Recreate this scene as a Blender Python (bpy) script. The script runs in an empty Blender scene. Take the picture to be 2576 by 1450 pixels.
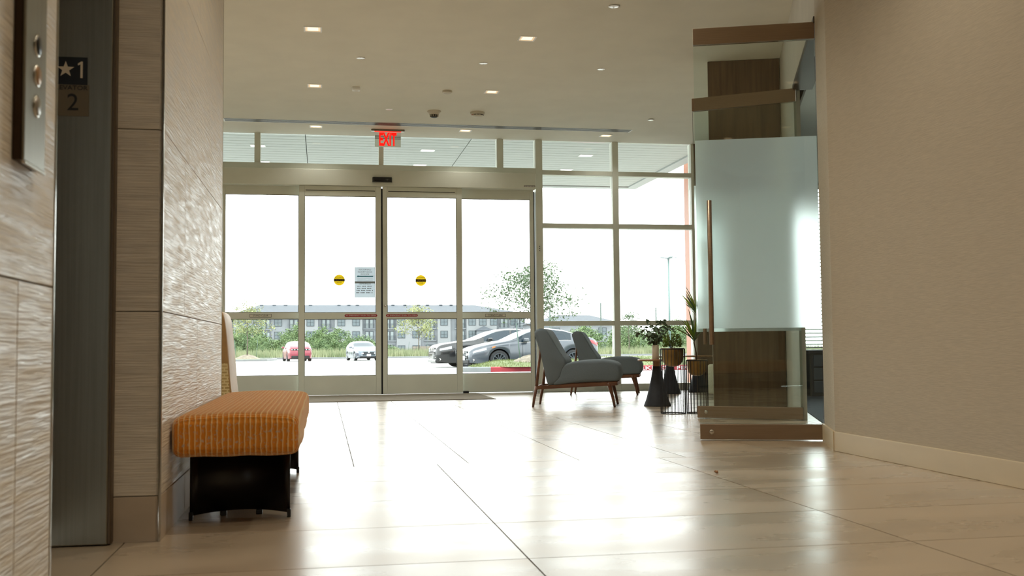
import bpy, bmesh, math, random
from mathutils import Vector, Matrix
random.seed(7)
R = math.radians
SC = bpy.context.scene
COL = SC.collection

# ------------------------------------------------------------------ camera
F_PX, YAW, PIT, ROL, EYE = 2642.48, R(10.2097), R(3.1179), R(-0.5058), 0.625
cd = bpy.data.cameras.new('camera')
cam = bpy.data.objects.new('camera', cd); COL.objects.link(cam)
cd.sensor_fit = 'HORIZONTAL'; cd.sensor_width = 36.0; cd.lens = F_PX * 36.0 / 2576.0
cd.clip_start = .05; cd.clip_end = 1000
fw = Vector((math.sin(YAW)*math.cos(PIT), math.cos(YAW)*math.cos(PIT), math.sin(PIT)))
rt = Vector((math.cos(YAW), -math.sin(YAW), 0)); up = rt.cross(fw)
rt2 = rt*math.cos(ROL) + up*math.sin(ROL); up2 = -rt*math.sin(ROL) + up*math.cos(ROL)
cam.matrix_world = Matrix(((rt2.x, up2.x, -fw.x, 0), (rt2.y, up2.y, -fw.y, 0), (rt2.z, up2.z, -fw.z, EYE), (0, 0, 0, 1)))
cd.dof.use_dof = True; cd.dof.focus_distance = 13.0; cd.dof.aperture_fstop = 7.0
SC.camera = cam

# ------------------------------------------------------------------ sky, sun, exposure
w = bpy.data.worlds.new('overcast_sky'); SC.world = w; w.use_nodes = True
bg = w.node_tree.nodes['Background']
bg.inputs[0].default_value = (.955, 1.0, .99, 1); bg.inputs[1].default_value = 6.2
sd = bpy.data.lights.new('sun', 'SUN'); sd.energy = 1.6; sd.angle = R(12); sd.color = (1, .97, .92)
sun = bpy.data.objects.new('sun', sd); COL.objects.link(sun)
sun.rotation_euler = Vector((-.45, -.30, -1)).to_track_quat('-Z', 'Y').to_euler()
sun.location = (10, 30, 40)
SC.view_settings.view_transform = 'Standard'; SC.view_settings.look = 'None'
SC.view_settings.exposure = 0.0; SC.view_settings.gamma = 1.0; SC.view_settings.use_curve_mapping = False

# ------------------------------------------------------------------ materials
def lin(c):
    if isinstance(c, str):
        c = tuple(int(c[i:i+2], 16) for i in (0, 2, 4))
    return tuple(((v/255)/12.92 if v/255 <= .04045 else ((v/255+.055)/1.055)**2.4) for v in c)
MATS = {}
def mat(name, col, rough=.5, metal=0., var=0., scale=(5, 5, 5), bump=0., bscale=None, detail=4, col2=None,
        coat=0., spec=.5, emit=None, estr=0., rand=0., rvar=0., coords='Object', rband=(.35, .65)):
    if name in MATS: return MATS[name]
    m = bpy.data.materials.new(name); m.use_nodes = True; MATS[name] = m
    nt = m.node_tree; b = nt.nodes['Principled BSDF']; L = nt.links.new
    c = lin(col)
    b.inputs['Base Color'].default_value = (*c, 1); b.inputs['Roughness'].default_value = rough
    b.inputs['Metallic'].default_value = metal; b.inputs['Coat Weight'].default_value = coat*.75 if coat == .7 else coat
    b.inputs['Specular IOR Level'].default_value = spec; b.inputs['Coat Roughness'].default_value = rough*.95 if coat == .7 else .03
    if emit:
        b.inputs['Emission Color'].default_value = (*lin(emit), 1); b.inputs['Emission Strength'].default_value = estr
    if var or bump or rvar or col2:
        tc = nt.nodes.new('ShaderNodeTexCoord'); mp = nt.nodes.new('ShaderNodeMapping')
        mp.inputs['Scale'].default_value = scale; L(tc.outputs[coords], mp.inputs[0])
        nz = nt.nodes.new('ShaderNodeTexNoise'); nz.inputs['Scale'].default_value = 1; nz.inputs['Detail'].default_value = detail
        vec = mp.outputs[0]
        if rand:
            oi = nt.nodes.new('ShaderNodeObjectInfo'); ad = nt.nodes.new('ShaderNodeVectorMath'); ad.operation = 'ADD'
            ml = nt.nodes.new('ShaderNodeMath'); ml.operation = 'MULTIPLY'; ml.inputs[1].default_value = 37.
            L(oi.outputs['Random'], ml.inputs[0]); L(mp.outputs[0], ad.inputs[0]); L(ml.outputs[0], ad.inputs[1]); vec = ad.outputs[0]
        L(vec, nz.inputs['Vector'])
        rp = nt.nodes.new('ShaderNodeValToRGB'); L(nz.outputs['Fac'], rp.inputs[0])
        rp.color_ramp.elements[0].position = rband[0]; rp.color_ramp.elements[1].position = rband[1]
        if col2: a, d = lin(col2), c
        else: a, d = tuple(v*(1-var) for v in c), tuple(min(1, v*(1+var)) for v in c)
        rp.color_ramp.elements[0].color = (*a, 1); rp.color_ramp.elements[1].color = (*d, 1)
        if var or col2: L(rp.outputs[0], b.inputs['Base Color'])
        if rvar:
            mr = nt.nodes.new('ShaderNodeMapRange'); L(nz.outputs['Fac'], mr.inputs[0])
            mr.inputs[1].default_value = .3; mr.inputs[2].default_value = .7
            mr.inputs[3].default_value = max(.02, rough-rvar); mr.inputs[4].default_value = rough+rvar
            L(mr.outputs[0], b.inputs['Roughness'])
        if bump:
            bp = nt.nodes.new('ShaderNodeBump'); bp.inputs['Strength'].default_value = bump; bp.inputs['Distance'].default_value = .01
            if bscale:
                mp2 = nt.nodes.new('ShaderNodeMapping'); mp2.inputs['Scale'].default_value = bscale; L(tc.outputs[coords], mp2.inputs[0])
                n2 = nt.nodes.new('ShaderNodeTexNoise'); n2.inputs['Scale'].default_value = 1; n2.inputs['Detail'].default_value = 3
                L(mp2.outputs[0], n2.inputs['Vector']); L(n2.outputs['Fac'], bp.inputs['Height'])
            else: L(nz.outputs['Fac'], bp.inputs['Height'])
            L(bp.outputs[0], b.inputs['Normal'])
    return m

def glass_mat(name, tint, refl=1.0, rough=0.0):
    if name in MATS: return MATS[name]
    m = bpy.data.materials.new(name); m.use_nodes = True; MATS[name] = m
    nt = m.node_tree; nt.nodes.clear(); L = nt.links.new
    o = nt.nodes.new('ShaderNodeOutputMaterial'); t = nt.nodes.new('ShaderNodeBsdfTransparent'); g = nt.nodes.new('ShaderNodeBsdfGlossy')
    fr = nt.nodes.new('ShaderNodeFresnel'); fr.inputs[0].default_value = 1.45; mx = nt.nodes.new('ShaderNodeMixShader')
    ml = nt.nodes.new('ShaderNodeMath'); ml.operation = 'MULTIPLY'; ml.inputs[1].default_value = refl; L(fr.outputs[0], ml.inputs[0])
    t.inputs[0].default_value = (*tint, 1); g.inputs['Roughness'].default_value = rough; g.inputs[0].default_value = (.95, 1, .98, 1)
    L(ml.outputs[0], mx.inputs[0]); L(t.outputs[0], mx.inputs[1]); L(g.outputs[0], mx.inputs[2]); L(mx.outputs[0], o.inputs[0])
    return m

def thin_mat(name, col, fac=.5, rough=.6):
    """thin vinyl, paper or leaf: part of the light passes through"""
    m = bpy.data.materials.new(name); m.use_nodes = True; MATS[name] = m
    nt = m.node_tree; b = nt.nodes['Principled BSDF']; o = nt.nodes['Material Output']; L = nt.links.new
    c = lin(col); b.inputs['Base Color'].default_value = (*c, 1); b.inputs['Roughness'].default_value = rough
    t = nt.nodes.new('ShaderNodeBsdfTranslucent'); t.inputs[0].default_value = (*c, 1); mx = nt.nodes.new('ShaderNodeMixShader'); mx.inputs[0].default_value = fac
    L(b.outputs[0], mx.inputs[1]); L(t.outputs[0], mx.inputs[2]); L(mx.outputs[0], o.inputs[0]); return m

def frost_mat():
    if 'frosted_glass' in MATS: return MATS['frosted_glass']
    m = bpy.data.materials.new('frosted_glass'); m.use_nodes = True; MATS['frosted_glass'] = m
    nt = m.node_tree; nt.nodes.clear(); L = nt.links.new
    o = nt.nodes.new('ShaderNodeOutputMaterial'); t = nt.nodes.new('ShaderNodeBsdfTranslucent'); r = nt.nodes.new('ShaderNodeBsdfRefraction')
    d = nt.nodes.new('ShaderNodeBsdfDiffuse'); mx = nt.nodes.new('ShaderNodeMixShader'); m2 = nt.nodes.new('ShaderNodeMixShader')
    t.inputs[0].default_value = (.96, 1, 1, 1); r.inputs[0].default_value = (.96, 1, 1, 1); r.inputs['Roughness'].default_value = .30
    r.inputs['IOR'].default_value = 1.33; d.inputs[0].default_value = (.8, .92, .93, 1)
    mx.inputs[0].default_value = .52; m2.inputs[0].default_value = .12
    L(t.outputs[0], mx.inputs[1]); L(r.outputs[0], mx.inputs[2]); L(mx.outputs[0], m2.inputs[1]); L(d.outputs[0], m2.inputs[2]); L(m2.outputs[0], o.inputs[0])
    return m

def weave_mat(name, ca, cb, cc, sx, sy, rough=.9, bump=.6):
    """woven cloth: warp and weft lines in two tones with slubs"""
    m = bpy.data.materials.new(name); m.use_nodes = True; MATS[name] = m
    nt = m.node_tree; b = nt.nodes['Principled BSDF']; L = nt.links.new
    b.inputs['Roughness'].default_value = rough; b.inputs['Specular IOR Level'].default_value = .2
    b.inputs['Sheen Weight'].default_value = 1.; b.inputs['Sheen Roughness'].default_value = .35; b.inputs['Sheen Tint'].default_value = (1, .9, .7, 1)
    tc = nt.nodes.new('ShaderNodeTexCoord')
    def wave(axis, sc):
        wv = nt.nodes.new('ShaderNodeTexWave'); wv.bands_direction = axis; wv.inputs['Scale'].default_value = sc
        wv.inputs['Distortion'].default_value = 1.2; wv.inputs['Detail'].default_value = 1.5; wv.inputs['Detail Scale'].default_value = 2.5
        L(tc.outputs['Object'], wv.inputs['Vector']); return wv
    a = wave('X', sx); d = wave('Y', sy)
    mx = nt.nodes.new('ShaderNodeMix'); mx.data_type = 'RGBA'; mx.inputs[6].default_value = (*lin(ca), 1); mx.inputs[7].default_value = (*lin(cb), 1)
    r1 = nt.nodes.new('ShaderNodeMapRange'); r1.inputs[1].default_value = .78; r1.inputs[2].default_value = .97; L(a.outputs['Fac'], r1.inputs[0])
    L(r1.outputs[0], mx.inputs[0])
    nz = nt.nodes.new('ShaderNodeTexNoise'); nz.inputs['Scale'].default_value = 85; nz.inputs['Detail'].default_value = 2; L(tc.outputs['Object'], nz.inputs['Vector'])
    r2 = nt.nodes.new('ShaderNodeMapRange'); r2.inputs[1].default_value = .56; r2.inputs[2].default_value = .76; L(nz.outputs['Fac'], r2.inputs[0])
    m2 = nt.nodes.new('ShaderNodeMix'); m2.data_type = 'RGBA'; m2.inputs[7].default_value = (*lin(cc), 1)
    L(mx.outputs[2], m2.inputs[6]); 
    r3 = nt.nodes.new('ShaderNodeMath'); r3.operation = 'MULTIPLY'; L(r2.outputs[0], r3.inputs[0]); L(d.outputs['Fac'], r3.inputs[1])
    L(r3.outputs[0], m2.inputs[0]); L(m2.outputs[2], b.inputs['Base Color'])
    bp = nt.nodes.new('ShaderNodeBump'); bp.inputs['Strength'].default_value = bump; bp.inputs['Distance'].default_value = .004
    ad = nt.nodes.new('ShaderNodeMath'); ad.operation = 'ADD'; L(a.outputs['Fac'], ad.inputs[0]); L(d.outputs['Fac'], ad.inputs[1])
    L(ad.outputs[0], bp.inputs['Height']); L(bp.outputs[0], b.inputs['Normal'])
    return m

M_tile = mat('floor_tile', 'b5a38c', .29, var=.12, scale=(1.5, 3.4, 3), rand=1, rvar=.08, detail=10, spec=.85, coat=.7)
M_grout = mat('floor_grout', '4d4338', .9, var=.1, scale=(30, 30, 30))
M_ceil = mat('ceiling_paint', 'e6e2d4', .9, var=.02, scale=(3, 3, 3))
M_stone = mat('striated_stone', 'd2c6b4', .42, var=.10, scale=(6, 6, 42), bump=.5, bscale=(7, 7, 170), rvar=.12, rand=1, detail=6)
M_stone_base = mat('honed_stone', 'b7a58f', .5, var=.06, scale=(3, 3, 10))
M_stone_grout = mat('stone_joint', '6b5c4b', .9)
M_paper = mat('linen_wallpaper', 'c2b7a5', .85, var=.07, scale=(14, 14, 330), bump=.15, bscale=(20, 20, 420), detail=6)
M_base = mat('cream_baseboard', 'd8c8aa', .42, var=.03, scale=(2, 2, 9))
M_steel = mat('brushed_steel', '8e8a7d', .36, metal=1, var=.06, scale=(120, 120, 2), bump=.04)
M_chrome = mat('polished_trim', 'c8c4bc', .15, metal=1)
M_alu = mat('champagne_aluminium', 'dfe1d4', .45, metal=.05, var=.03, scale=(3, 3, 3))
M_dark = mat('black_rubber', '101214', .6)
M_black = mat('black_plastic', '15161a', .4)
M_bronze = mat('brushed_bronze', '9a8571', .36, metal=.6, var=.05, scale=(4, 4, 150), bump=.05)
M_wood = mat('dark_wood_veneer', '7a5f47', .45, col2='604935', scale=(28, 28, 1.6), detail=7, bump=.05)
M_walnut = mat('walnut', '7c5138', .42, col2='5a3826', scale=(4, 26, 26), detail=5)
M_oak = mat('oak_top', 'a87c52', .4, col2='8d6440', scale=(30, 4, 10), detail=5)
M_white = mat('white_paint', 'f4f4f0', .4)
M_wallwhite = mat('lobby_wall_paint', 'cfc8ba', .85, var=.03, scale=(4, 4, 4))
M_glass = glass_mat('clear_glass', (.98, .995, .99), .75)
M_leafglass = glass_mat('door_glass', (.925, .965, .95), 1.0)
M_frost = frost_mat()
M_carpet = mat('entrance_mat_pile', '857b6c', .95, var=.25, scale=(14, 160, 20), bump=.6)
M_yellow = thin_mat('yellow_vinyl', 'f2cc24', .6)
M_ink = mat('black_ink', '1a1a1a', .6)
M_red = mat('red_vinyl', 'a3222a', .5)
M_whitevinyl = mat('white_vinyl', 'e9e6e0', .5)
M_notice = thin_mat('grey_blue_paper', 'cfdae4', .55)
M_teal = mat('teal_ink', '1f7f95', .6)

# ------------------------------------------------------------------ mesh helpers
class MB:
    def __init__(s): s.v = []; s.f = []; s.sm = []
    def add(s, vs, fs, smooth=False):
        n = len(s.v); s.v += [tuple(p) for p in vs]; s.f += [tuple(i+n for i in f) for f in fs]; s.sm += [smooth]*len(fs); return s
    def box(s, x0, x1, y0, y1, z0, z1):
        return s.add([(x, y, z) for z in (z0, z1) for y in (y0, y1) for x in (x0, x1)],
                     [(0, 2, 3, 1), (4, 5, 7, 6), (0, 1, 5, 4), (2, 6, 7, 3), (0, 4, 6, 2), (1, 3, 7, 5)])
    def bbox(s, x0, x1, y0, y1, z0, z1, b=.003):
        """bevelled box"""
        bm = bmesh.new(); bmesh.ops.create_cube(bm, size=1)
        for q in bm.verts: q.co = Vector(((x0+x1)/2+q.co.x*(x1-x0), (y0+y1)/2+q.co.y*(y1-y0), (z0+z1)/2+q.co.z*(z1-z0)))
        bmesh.ops.bevel(bm, geom=bm.edges[:], offset=b, segments=2, affect='EDGES', profile=.5)
        s.addbm(bm); return s
    def addbm(s, bm, smooth=False):
        bm.verts.ensure_lookup_table(); s.add([q.co[:] for q in bm.verts], [[q.index for q in f.verts] for f in bm.faces], smooth); bm.free(); return s
    def prism(s, pts, z0, z1):
        n = len(pts)
        a = sum(pts[i][0]*pts[(i+1) % n][1]-pts[(i+1) % n][0]*pts[i][1] for i in range(n))
        if a < 0: pts = pts[::-1]
        return s.add([(x, y, z0) for x, y in pts]+[(x, y, z1) for x, y in pts],
                     [tuple(range(n-1, -1, -1)), tuple(range(n, 2*n))]+[(i, (i+1) % n, n+(i+1) % n, n+i) for i in range(n)])
    def prism_y(s, pts, y0, y1):
        """pts in x,z extruded along y"""
        n = len(pts)
        a = sum(pts[i][0]*pts[(i+1) % n][1]-pts[(i+1) % n][0]*pts[i][1] for i in range(n))
        if a < 0: pts = pts[::-1]
        return s.add([(x, y0, z) for x, z in pts]+[(x, y1, z) for x, z in pts],
                     [tuple(range(n)), tuple(range(2*n-1, n-1, -1))]+[(i, n+i, n+(i+1) % n, (i+1) % n) for i in range(n)])
    def lathe(s, prof, n=24, c=(0, 0, 0), smooth=True, axis='z'):
        vs = []; fs = []
        for r, z in prof:
            for k in range(n):
                a = 2*math.pi*k/n
                p = (r*math.cos(a), r*math.sin(a), z)
                if axis == 'y': p = (p[0], p[2], p[1])
                if axis == 'x': p = (p[2], p[0], p[1])
                vs.append((p[0]+c[0], p[1]+c[1], p[2]+c[2]))
        for i in range(len(prof)-1):
            for k in range(n):
                q = (i*n+k, i*n+(k+1) % n, (i+1)*n+(k+1) % n, (i+1)*n+k)
                fs.append(q if axis != 'y' else q[::-1])
        s.add(vs, fs, smooth)
        return s
    def tube(s, pts, rads, n=8, caps=True):
        pts = [Vector(p) for p in pts]
        if not isinstance(rads, (list, tuple)): rads = [rads]*len(pts)
        vs = []; fs = []; prev = None
        for i, p in enumerate(pts):
            d = (pts[min(i+1, len(pts)-1)]-pts[max(i-1, 0)]).normalized()
            if prev is None:
                a = d.orthogonal().normalized()
            else:
                a = (prev - d*prev.dot(d)).normalized()
            prev = a; b = d.cross(a)
            for k in range(n):
                t = 2*math.pi*k/n; vs.append(p+(a*math.cos(t)+b*math.sin(t))*rads[i])
        for i in range(len(pts)-1):
            for k in range(n): fs.append((i*n+k, i*n+(k+1) % n, (i+1)*n+(k+1) % n, (i+1)*n+k))
        if caps: fs += [tuple(range(n-1, -1, -1)), tuple(range((len(pts)-1)*n, len(pts)*n))]
        return s.add(vs, fs, True)
    def obar(s, p, q, w, h, upv=(0, 0, 1)):
        """box bar from p to q"""
        p, q = Vector(p), Vector(q); d = (q-p).normalized(); u = Vector(upv); a = d.cross(u)
        if a.length < 1e-4: a = d.orthogonal()
        a.normalize(); u = a.cross(d)
        vs = [e+a*(i*w/2)+u*(j*h/2) for e in (p, q) for j in (-1, 1) for i in (-1, 1)]
        return s.add(vs, [(0, 2, 3, 1), (4, 5, 7, 6), (0, 1, 5, 4), (2, 6, 7, 3), (0, 4, 6, 2), (1, 3, 7, 5)])
    def grid(s, fn, nu, nv, smooth=True, closeu=False):
        vs = [fn(i/(nu if closeu else nu-1), j/(nv-1)) for i in range(nu) for j in range(nv)]
        fs = [(i*nv+j, ((i+1) % nu)*nv+j, ((i+1) % nu)*nv+j+1, i*nv+j+1) for i in range(nu if closeu else nu-1) for j in range(nv-1)]
        return s.add(vs, fs, smooth)
    def mesh(s, name):
        me = bpy.data.meshes.new(name); me.from_pydata(s.v, [], s.f)
        me.polygons.foreach_set('use_smooth', s.sm); me.update(); return me
    def build(s, name, m=None, parent=None, loc=None, rot=None, fix=False):
        me = s.mesh(name)
        if fix:
            bm = bmesh.new(); bm.from_mesh(me); bmesh.ops.remove_doubles(bm, verts=bm.verts, dist=1e-5)
            bmesh.ops.recalc_face_normals(bm, faces=bm.faces); bm.to_mesh(me); bm.free()
        return link(name, me, m, parent, loc, rot)
def link(name, me, m=None, parent=None, loc=None, rot=None):
    if m and not me.materials: me.materials.append(m)
    o = bpy.data.objects.new(name, me); COL.objects.link(o)
    if parent: o.parent = parent
    if loc is not None: o.location = loc
    if rot is not None: o.rotation_euler = rot
    return o
def tag(o, label=None, cat=None, group=None, kind=None):
    if label: o['label'] = label
    if cat: o['category'] = cat
    if group: o['group'] = group
    if kind: o['kind'] = kind
    return o
def thing(name, label, cat, loc=(0, 0, 0), rz=0, group=None):
    o = bpy.data.objects.new(name, None); COL.objects.link(o); o.location = loc; o.rotation_euler = (0, 0, rz); o.empty_display_size = .1
    return tag(o, label, cat, group)
def struct(o, label=None, cat=None): return tag(o, label, cat, kind='structure')
def sroot(name, label=None, cat=None, loc=(0, 0, 0), rz=0):
    o = bpy.data.objects.new(name, None); COL.objects.link(o); o.location = loc; o.rotation_euler = (0, 0, rz); return struct(o, label, cat)
def copy_tree(o, parent=None):
    c = o.copy(); COL.objects.link(c); c.parent = parent
    for ch in list(o.children): copy_tree(ch, c)
    return c
def text_mesh(body, size, depth=.0006, align='CENTER', bold=0.):
    cu = bpy.data.curves.new('text', 'FONT'); cu.body = body; cu.size = size; cu.extrude = depth; cu.align_x = align; cu.align_y = 'CENTER'; cu.resolution_u = 3; cu.offset = bold
    ob = bpy.data.objects.new('text', cu); COL.objects.link(ob)
    dg = bpy.context.evaluated_depsgraph_get(); dg.update()
    me = bpy.data.meshes.new_from_object(ob.evaluated_get(dg))
    bpy.data.objects.remove(ob); bpy.data.curves.remove(cu)
    me.materials.clear(); return me
def text(name, body, size, m, parent, loc, face='-y', width=None, mirror=False, depth=.0006, bold=0.):
    """flat lettering facing -y (readable from the -y side), or seen from behind when mirrored"""
    me = text_mesh(body, size, depth, bold=bold)
    if width:
        xs = [q.co.x for q in me.vertices]; k = width/(max(xs)-min(xs))
        for q in me.vertices: q.co.x *= k
    if mirror:
        for q in me.vertices: q.co.x *= -1
        me.flip_normals()
    return link(name, me, m, parent, loc, (R(90), 0, 0))
# ------------------------------------------------------------------ constants of the place
ZC = 3.39                                   # ceiling
XL, XR = -.52, 2.91                         # hall walls
YF, YS = 13.76, 13.60                       # storefront plane, sliding leaves
WC, WE = Vector((2.908, 5.671)), Vector((4.375, 9.473))     # angled wall: corner, far end
WD = (WE-WC).normalized(); WN = Vector((-WD.y, WD.x))        # along it, into the hall
def wp(s, n=0.): p = WC+WD*s+WN*n; return (p.x, p.y)

# ------------------------------------------------------------------ floor and tiles
floor = MB().box(-7, 9.2, -4, 13.9, -.14, -.003).build('floor', M_grout)
struct(floor, 'polished beige stone tile floor of the lobby and hall', 'floor')
def tile(x0, x1, y0, y1, g=.0024):
    lx, ly = x1-x0-2*g, y1-y0-2*g
    key = 'tile_%.2f_%.2f' % (lx, ly)
    me = bpy.data.meshes.get(key)
    if me is None: me = MB().box(-lx/2, lx/2, -ly/2, ly/2, -.012, 0).mesh(key)
    link('tile', me, M_tile, floor, ((x0+x1)/2, (y0+y1)/2, 0))
ys = [5.57-.6275*k for k in range(12)]
xs = [.593+1.222*k for k in range(-2, 4)]
for a, b in zip(ys[1:], ys[:-1]):
    for c, d in zip(xs[:-1], xs[1:]): tile(c, d, a, b)
ys = [5.57+1.255*k for k in range(7)]; ys[-1] = 13.58
xs = [.159+.603*k for k in range(-6, 9)]
for a, b in zip(ys[:-1], ys[1:]):
    for c, d in zip(xs[:-1], xs[1:]): tile(c, d, a, b)
MB().box(-7, 5.6, 13.582, 13.9, -.012, 0).build('threshold', mat('threshold_metal', '6f6a60', .5, metal=.3), floor)

# ------------------------------------------------------------------ ceiling
ceil_o = MB().box(-7, 9.2, -4, 13.8, ZC, ZC+.12).build('ceiling', M_ceil)
struct(ceil_o, 'smooth warm white ceiling with recessed lights', 'ceiling')

# ------------------------------------------------------------------ left stone wall: body, tiles, base
wl = MB().box(-.90, XL-.018, 3.61, 5.64, 0, ZC).build('wall_left', M_stone_grout)
struct(wl, 'striated grey stone wall beside the bench', 'wall')
zj = [.147, .746, 1.347, 1.975, 2.58, 3.185, ZC]
vj = [[4.58], [4.16], [5.06], [4.62], [5.2], [4.5]]
for i in range(6):
    e = [3.592]+vj[i]+[5.655]
    for a, b in zip(e[:-1], e[1:]):
        if b-a > 1.3: pass
        MB().bbox(XL-.016, XL, a+.0015, b-.0015, zj[i]+.0015, zj[i+1]-.0015, .0012).build('stone_tile', M_stone, wl)
    MB().bbox(-.672, XL-.013, 3.590, 3.606, zj[i]+.0015, zj[i+1]-.0015, .0012).build('stone_tile', M_stone_base if 0 else M_stone, wl)
    MB().bbox(-.90, XL-.003, 5.642, 5.658, zj[i]+.0015, zj[i+1]-.0015, .0012).build('stone_tile', M_stone, wl)
for a, b in ((3.592, 4.20), (4.20, 4.81), (4.81, 5.655)):
    MB().bbox(XL-.016, XL+.001, a+.001, b-.001, 0, .1455, .0012).build('base_tile', M_stone_base, wl)
MB().bbox(-.672, XL-.013, 3.590, 3.606, 0, .1455, .0012).build('base_tile', M_stone_base, wl)
MB().bbox(XL-.006, XL+.0025, 3.586, 3.594, 0, ZC, .002).build('corner_trim', M_chrome, wl)
MB().bbox(XL-.006, XL+.0015, 5.655, 5.659, 0, ZC, .001).build('corner_trim', M_chrome, wl)
# elevator side of the recess: steel jamb plates
j = MB(); j.bbox(-.93, -.674, 3.545, 3.60, .004, ZC-.2, .004); jamb = j.build('trim_1', M_steel)
struct(jamb, 'brushed steel elevator door jamb between the stone walls', 'door frame')
MB().bbox(-.682, -.664, 3.550, 3.612, .004, ZC-.2, .003).build('return_strip', mat('dark_steel_edge', '6a5b4a', .4, metal=.8), jamb)
# back of the recess, left of the elevator opening
el = sroot('door_6', 'brushed steel elevator car doors deep in the recess', 'elevator door')
for a, b in ((2.205, 2.872), (2.878, 3.54)): MB().bbox(-.96, -.932, a, b, .01, 2.3, .004).build('door_panel', M_steel, el)
MB().box(-.96, -.932, 2.2, 3.55, 2.303, ZC).build('head_panel', M_steel, el)
# near stone wall with the call station
wn = MB().box(-.92, XL-.018, -4, 2.170, 0, ZC).build('wall_left_near', M_stone_grout)
struct(wn, 'striated stone wall nearest the camera at the left edge', 'wall')
vj2 = [[.72, 1.94], [.3, 1.5], [.72, 1.94], [.3, 1.5], [.72, 1.94], [.3, 1.5]]
for i in range(6):
    e = [-.6]+vj2[i]+[2.178]
    for a, b in zip(e[:-1], e[1:]):
        MB().bbox(XL-.016, XL, a+.0015, b-.0015, zj[i]+.0015, zj[i+1]-.0015, .0012).build('stone_tile', M_stone, wn)
MB().bbox(XL-.016, XL+.001, -.6, 2.178, 0, .1455, .0012).build('base_tile', M_stone_base, wn)
MB().box(XL-.016, XL, -4, -.603, 0, ZC).build('stone_cladding', M_stone, wn)
MB().bbox(XL-.02, XL+.002, 2.178, 2.184, 0, ZC, .0015).build('corner_trim', M_chrome, wn)

# lobby walls out of sight left
wlb = MB().box(-6.9, -6.8, 5.0, 13.8, 0, ZC).build('wall_far_left', M_wallwhite); struct(wlb, 'pale painted wall at the far left of the lobby', 'wall')
wlc = MB().box(-6.8, -.90, 5.0, 5.10, 0, ZC).build('wall_left_return', M_wallwhite); struct(wlc, 'pale painted wall behind the stone wall', 'wall')
wbk = MB().box(-.9, 3.2, -4, -3.9, 0, ZC).build('wall_back', M_paper); struct(wbk, 'linen papered wall behind the viewer', 'wall')

# ------------------------------------------------------------------ right wall (linen paper), angled wall with the opening, base boards
wr = MB().box(XR, XR+.2, -4, 5.62, 0, ZC).build('wall_right', M_paper)
struct(wr, 'beige linen textured wall along the right of the hall', 'wall')
S0, S1, ZH = .60, 2.46, 2.735
def wq(m, s0, s1, n0, n1, z0, z1): return m.prism([wp(s0, n0), wp(s1, n0), wp(s1, n1), wp(s0, n1)], z0, z1)
wa = wq(MB(), 0, S0, 0, -.14, 0, ZC)
wa.prism([(XR, 5.62), (XR+.2, 5.62), wp(.18, -.14), wp(0, 0)], 0, ZC)
wa = wa.build('wall_angled', M_paper); struct(wa, 'linen papered wall piece turning the corner beside the glass door', 'wall')
wh = wq(MB(), S0, S1, 0, -.14, ZH, ZC).build('door_head_wall', M_wallwhite, wa)
wq(MB(), S1, 4.06, 0, -.05, 0, ZC).build('far_wall_piece', M_wallwhite, wa)
fr = sroot('door_5', 'dark bronze head rail of the double glass doorway', 'door frame')
wq(MB(), S0+.002, S1-.002, .008, -.15, ZH-.045, ZH-.002).build('head_frame', mat('bronze_frame', '4a4038', .4, metal=.6), fr)
bb = MB().bbox(XR-.014, XR, -4, 5.666, 0, .112, .003).build('baseboard_right', M_base); struct(bb, 'cream baseboard along the right linen wall', 'baseboard')
b2 = wq(MB(), -.012, S0, .014, 0, 0, .112).build('baseboard_corner', M_base); struct(b2, 'short cream baseboard turning the corner to the glass door', 'baseboard')

# pier with the wood panel and lobby right wall
P0 = Vector((3.719, 9.70))
pw = MB().prism([(WE.x, WE.y), (P0.x, P0.y), (P0.x+WD.x*.14, P0.y+WD.y*.14), (WE.x+WD.x*.14, WE.y+WD.y*.14)], 0, ZC).build('wall_pier', M_wallwhite)
struct(pw, 'white wall stub behind the glass doors carrying the wood panel', 'wall')
wv = wq(MB(), 4.062, 8.66, 0, -.14, 0, ZC).build('wall_alcove', M_wallwhite); struct(wv, 'white wall at the right of the seating area', 'wall')
wf = MB().box(5.06, 6.03, YF, YF+.14, 0, ZC).build('wall_front_right', M_wood); struct(wf, 'dark wood clad front wall right of the windows', 'wall')
d = (P0-Vector(WE)).normalized(); nn = Vector((-d.y, d.x))
if nn.y > 0: nn = -nn
def pq(m, a, b, n0, n1, z0, z1):
    q = [WE+d*a+nn*n0, WE+d*b+nn*n0, WE+d*b+nn*n1, WE+d*a+nn*n1]; return m.prism([(p.x, p.y) for p in q], z0, z1)
PL = (P0-Vector(WE)).length
pan = pq(MB(), .012, PL-.004, .002, .028, .0, ZC-.004).build('wood_panel', M_wood)
tag(pan, 'tall dark brown wood veneer panel behind the glass doors', 'wood panel')

# ------------------------------------------------------------------ side room right of the doorway
ro = MB().prism([(3.05, 5.65), (9.1, 5.65), (9.1, 13.7), (6.05, 13.7), (WE.x+.12, WE.y-.05), ], -.002, .006).build('floor_side_room', mat('dark_carpet', '3c434a', .95, var=.3, scale=(60, 8, 1)))
struct(ro, 'dark blue grey carpet of the side room', 'floor')
rc = MB().prism([wp(.1, -.16), (9.1, 5.65), (9.1, 13.7), (6.05, 13.7), wp(4.0, -.16)], 2.85, 2.9).build('ceiling_side_room', mat('ceiling_tile_board', 'c9ccc8', .9)); struct(rc, 'dropped ceiling of the side room', 'ceiling')
rw = MB().box(9.1, 9.2, 5.6, 13.8, 0, ZC).build('wall_side_room', M_wallwhite); struct(rw, 'pale end wall of the side room', 'wall')
rw2 = MB().box(3.13, 9.1, 5.42, 5.55, 0, ZC).build('wall_side_room_near', M_wallwhite); struct(rw2, 'pale near wall of the side room', 'wall')
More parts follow.
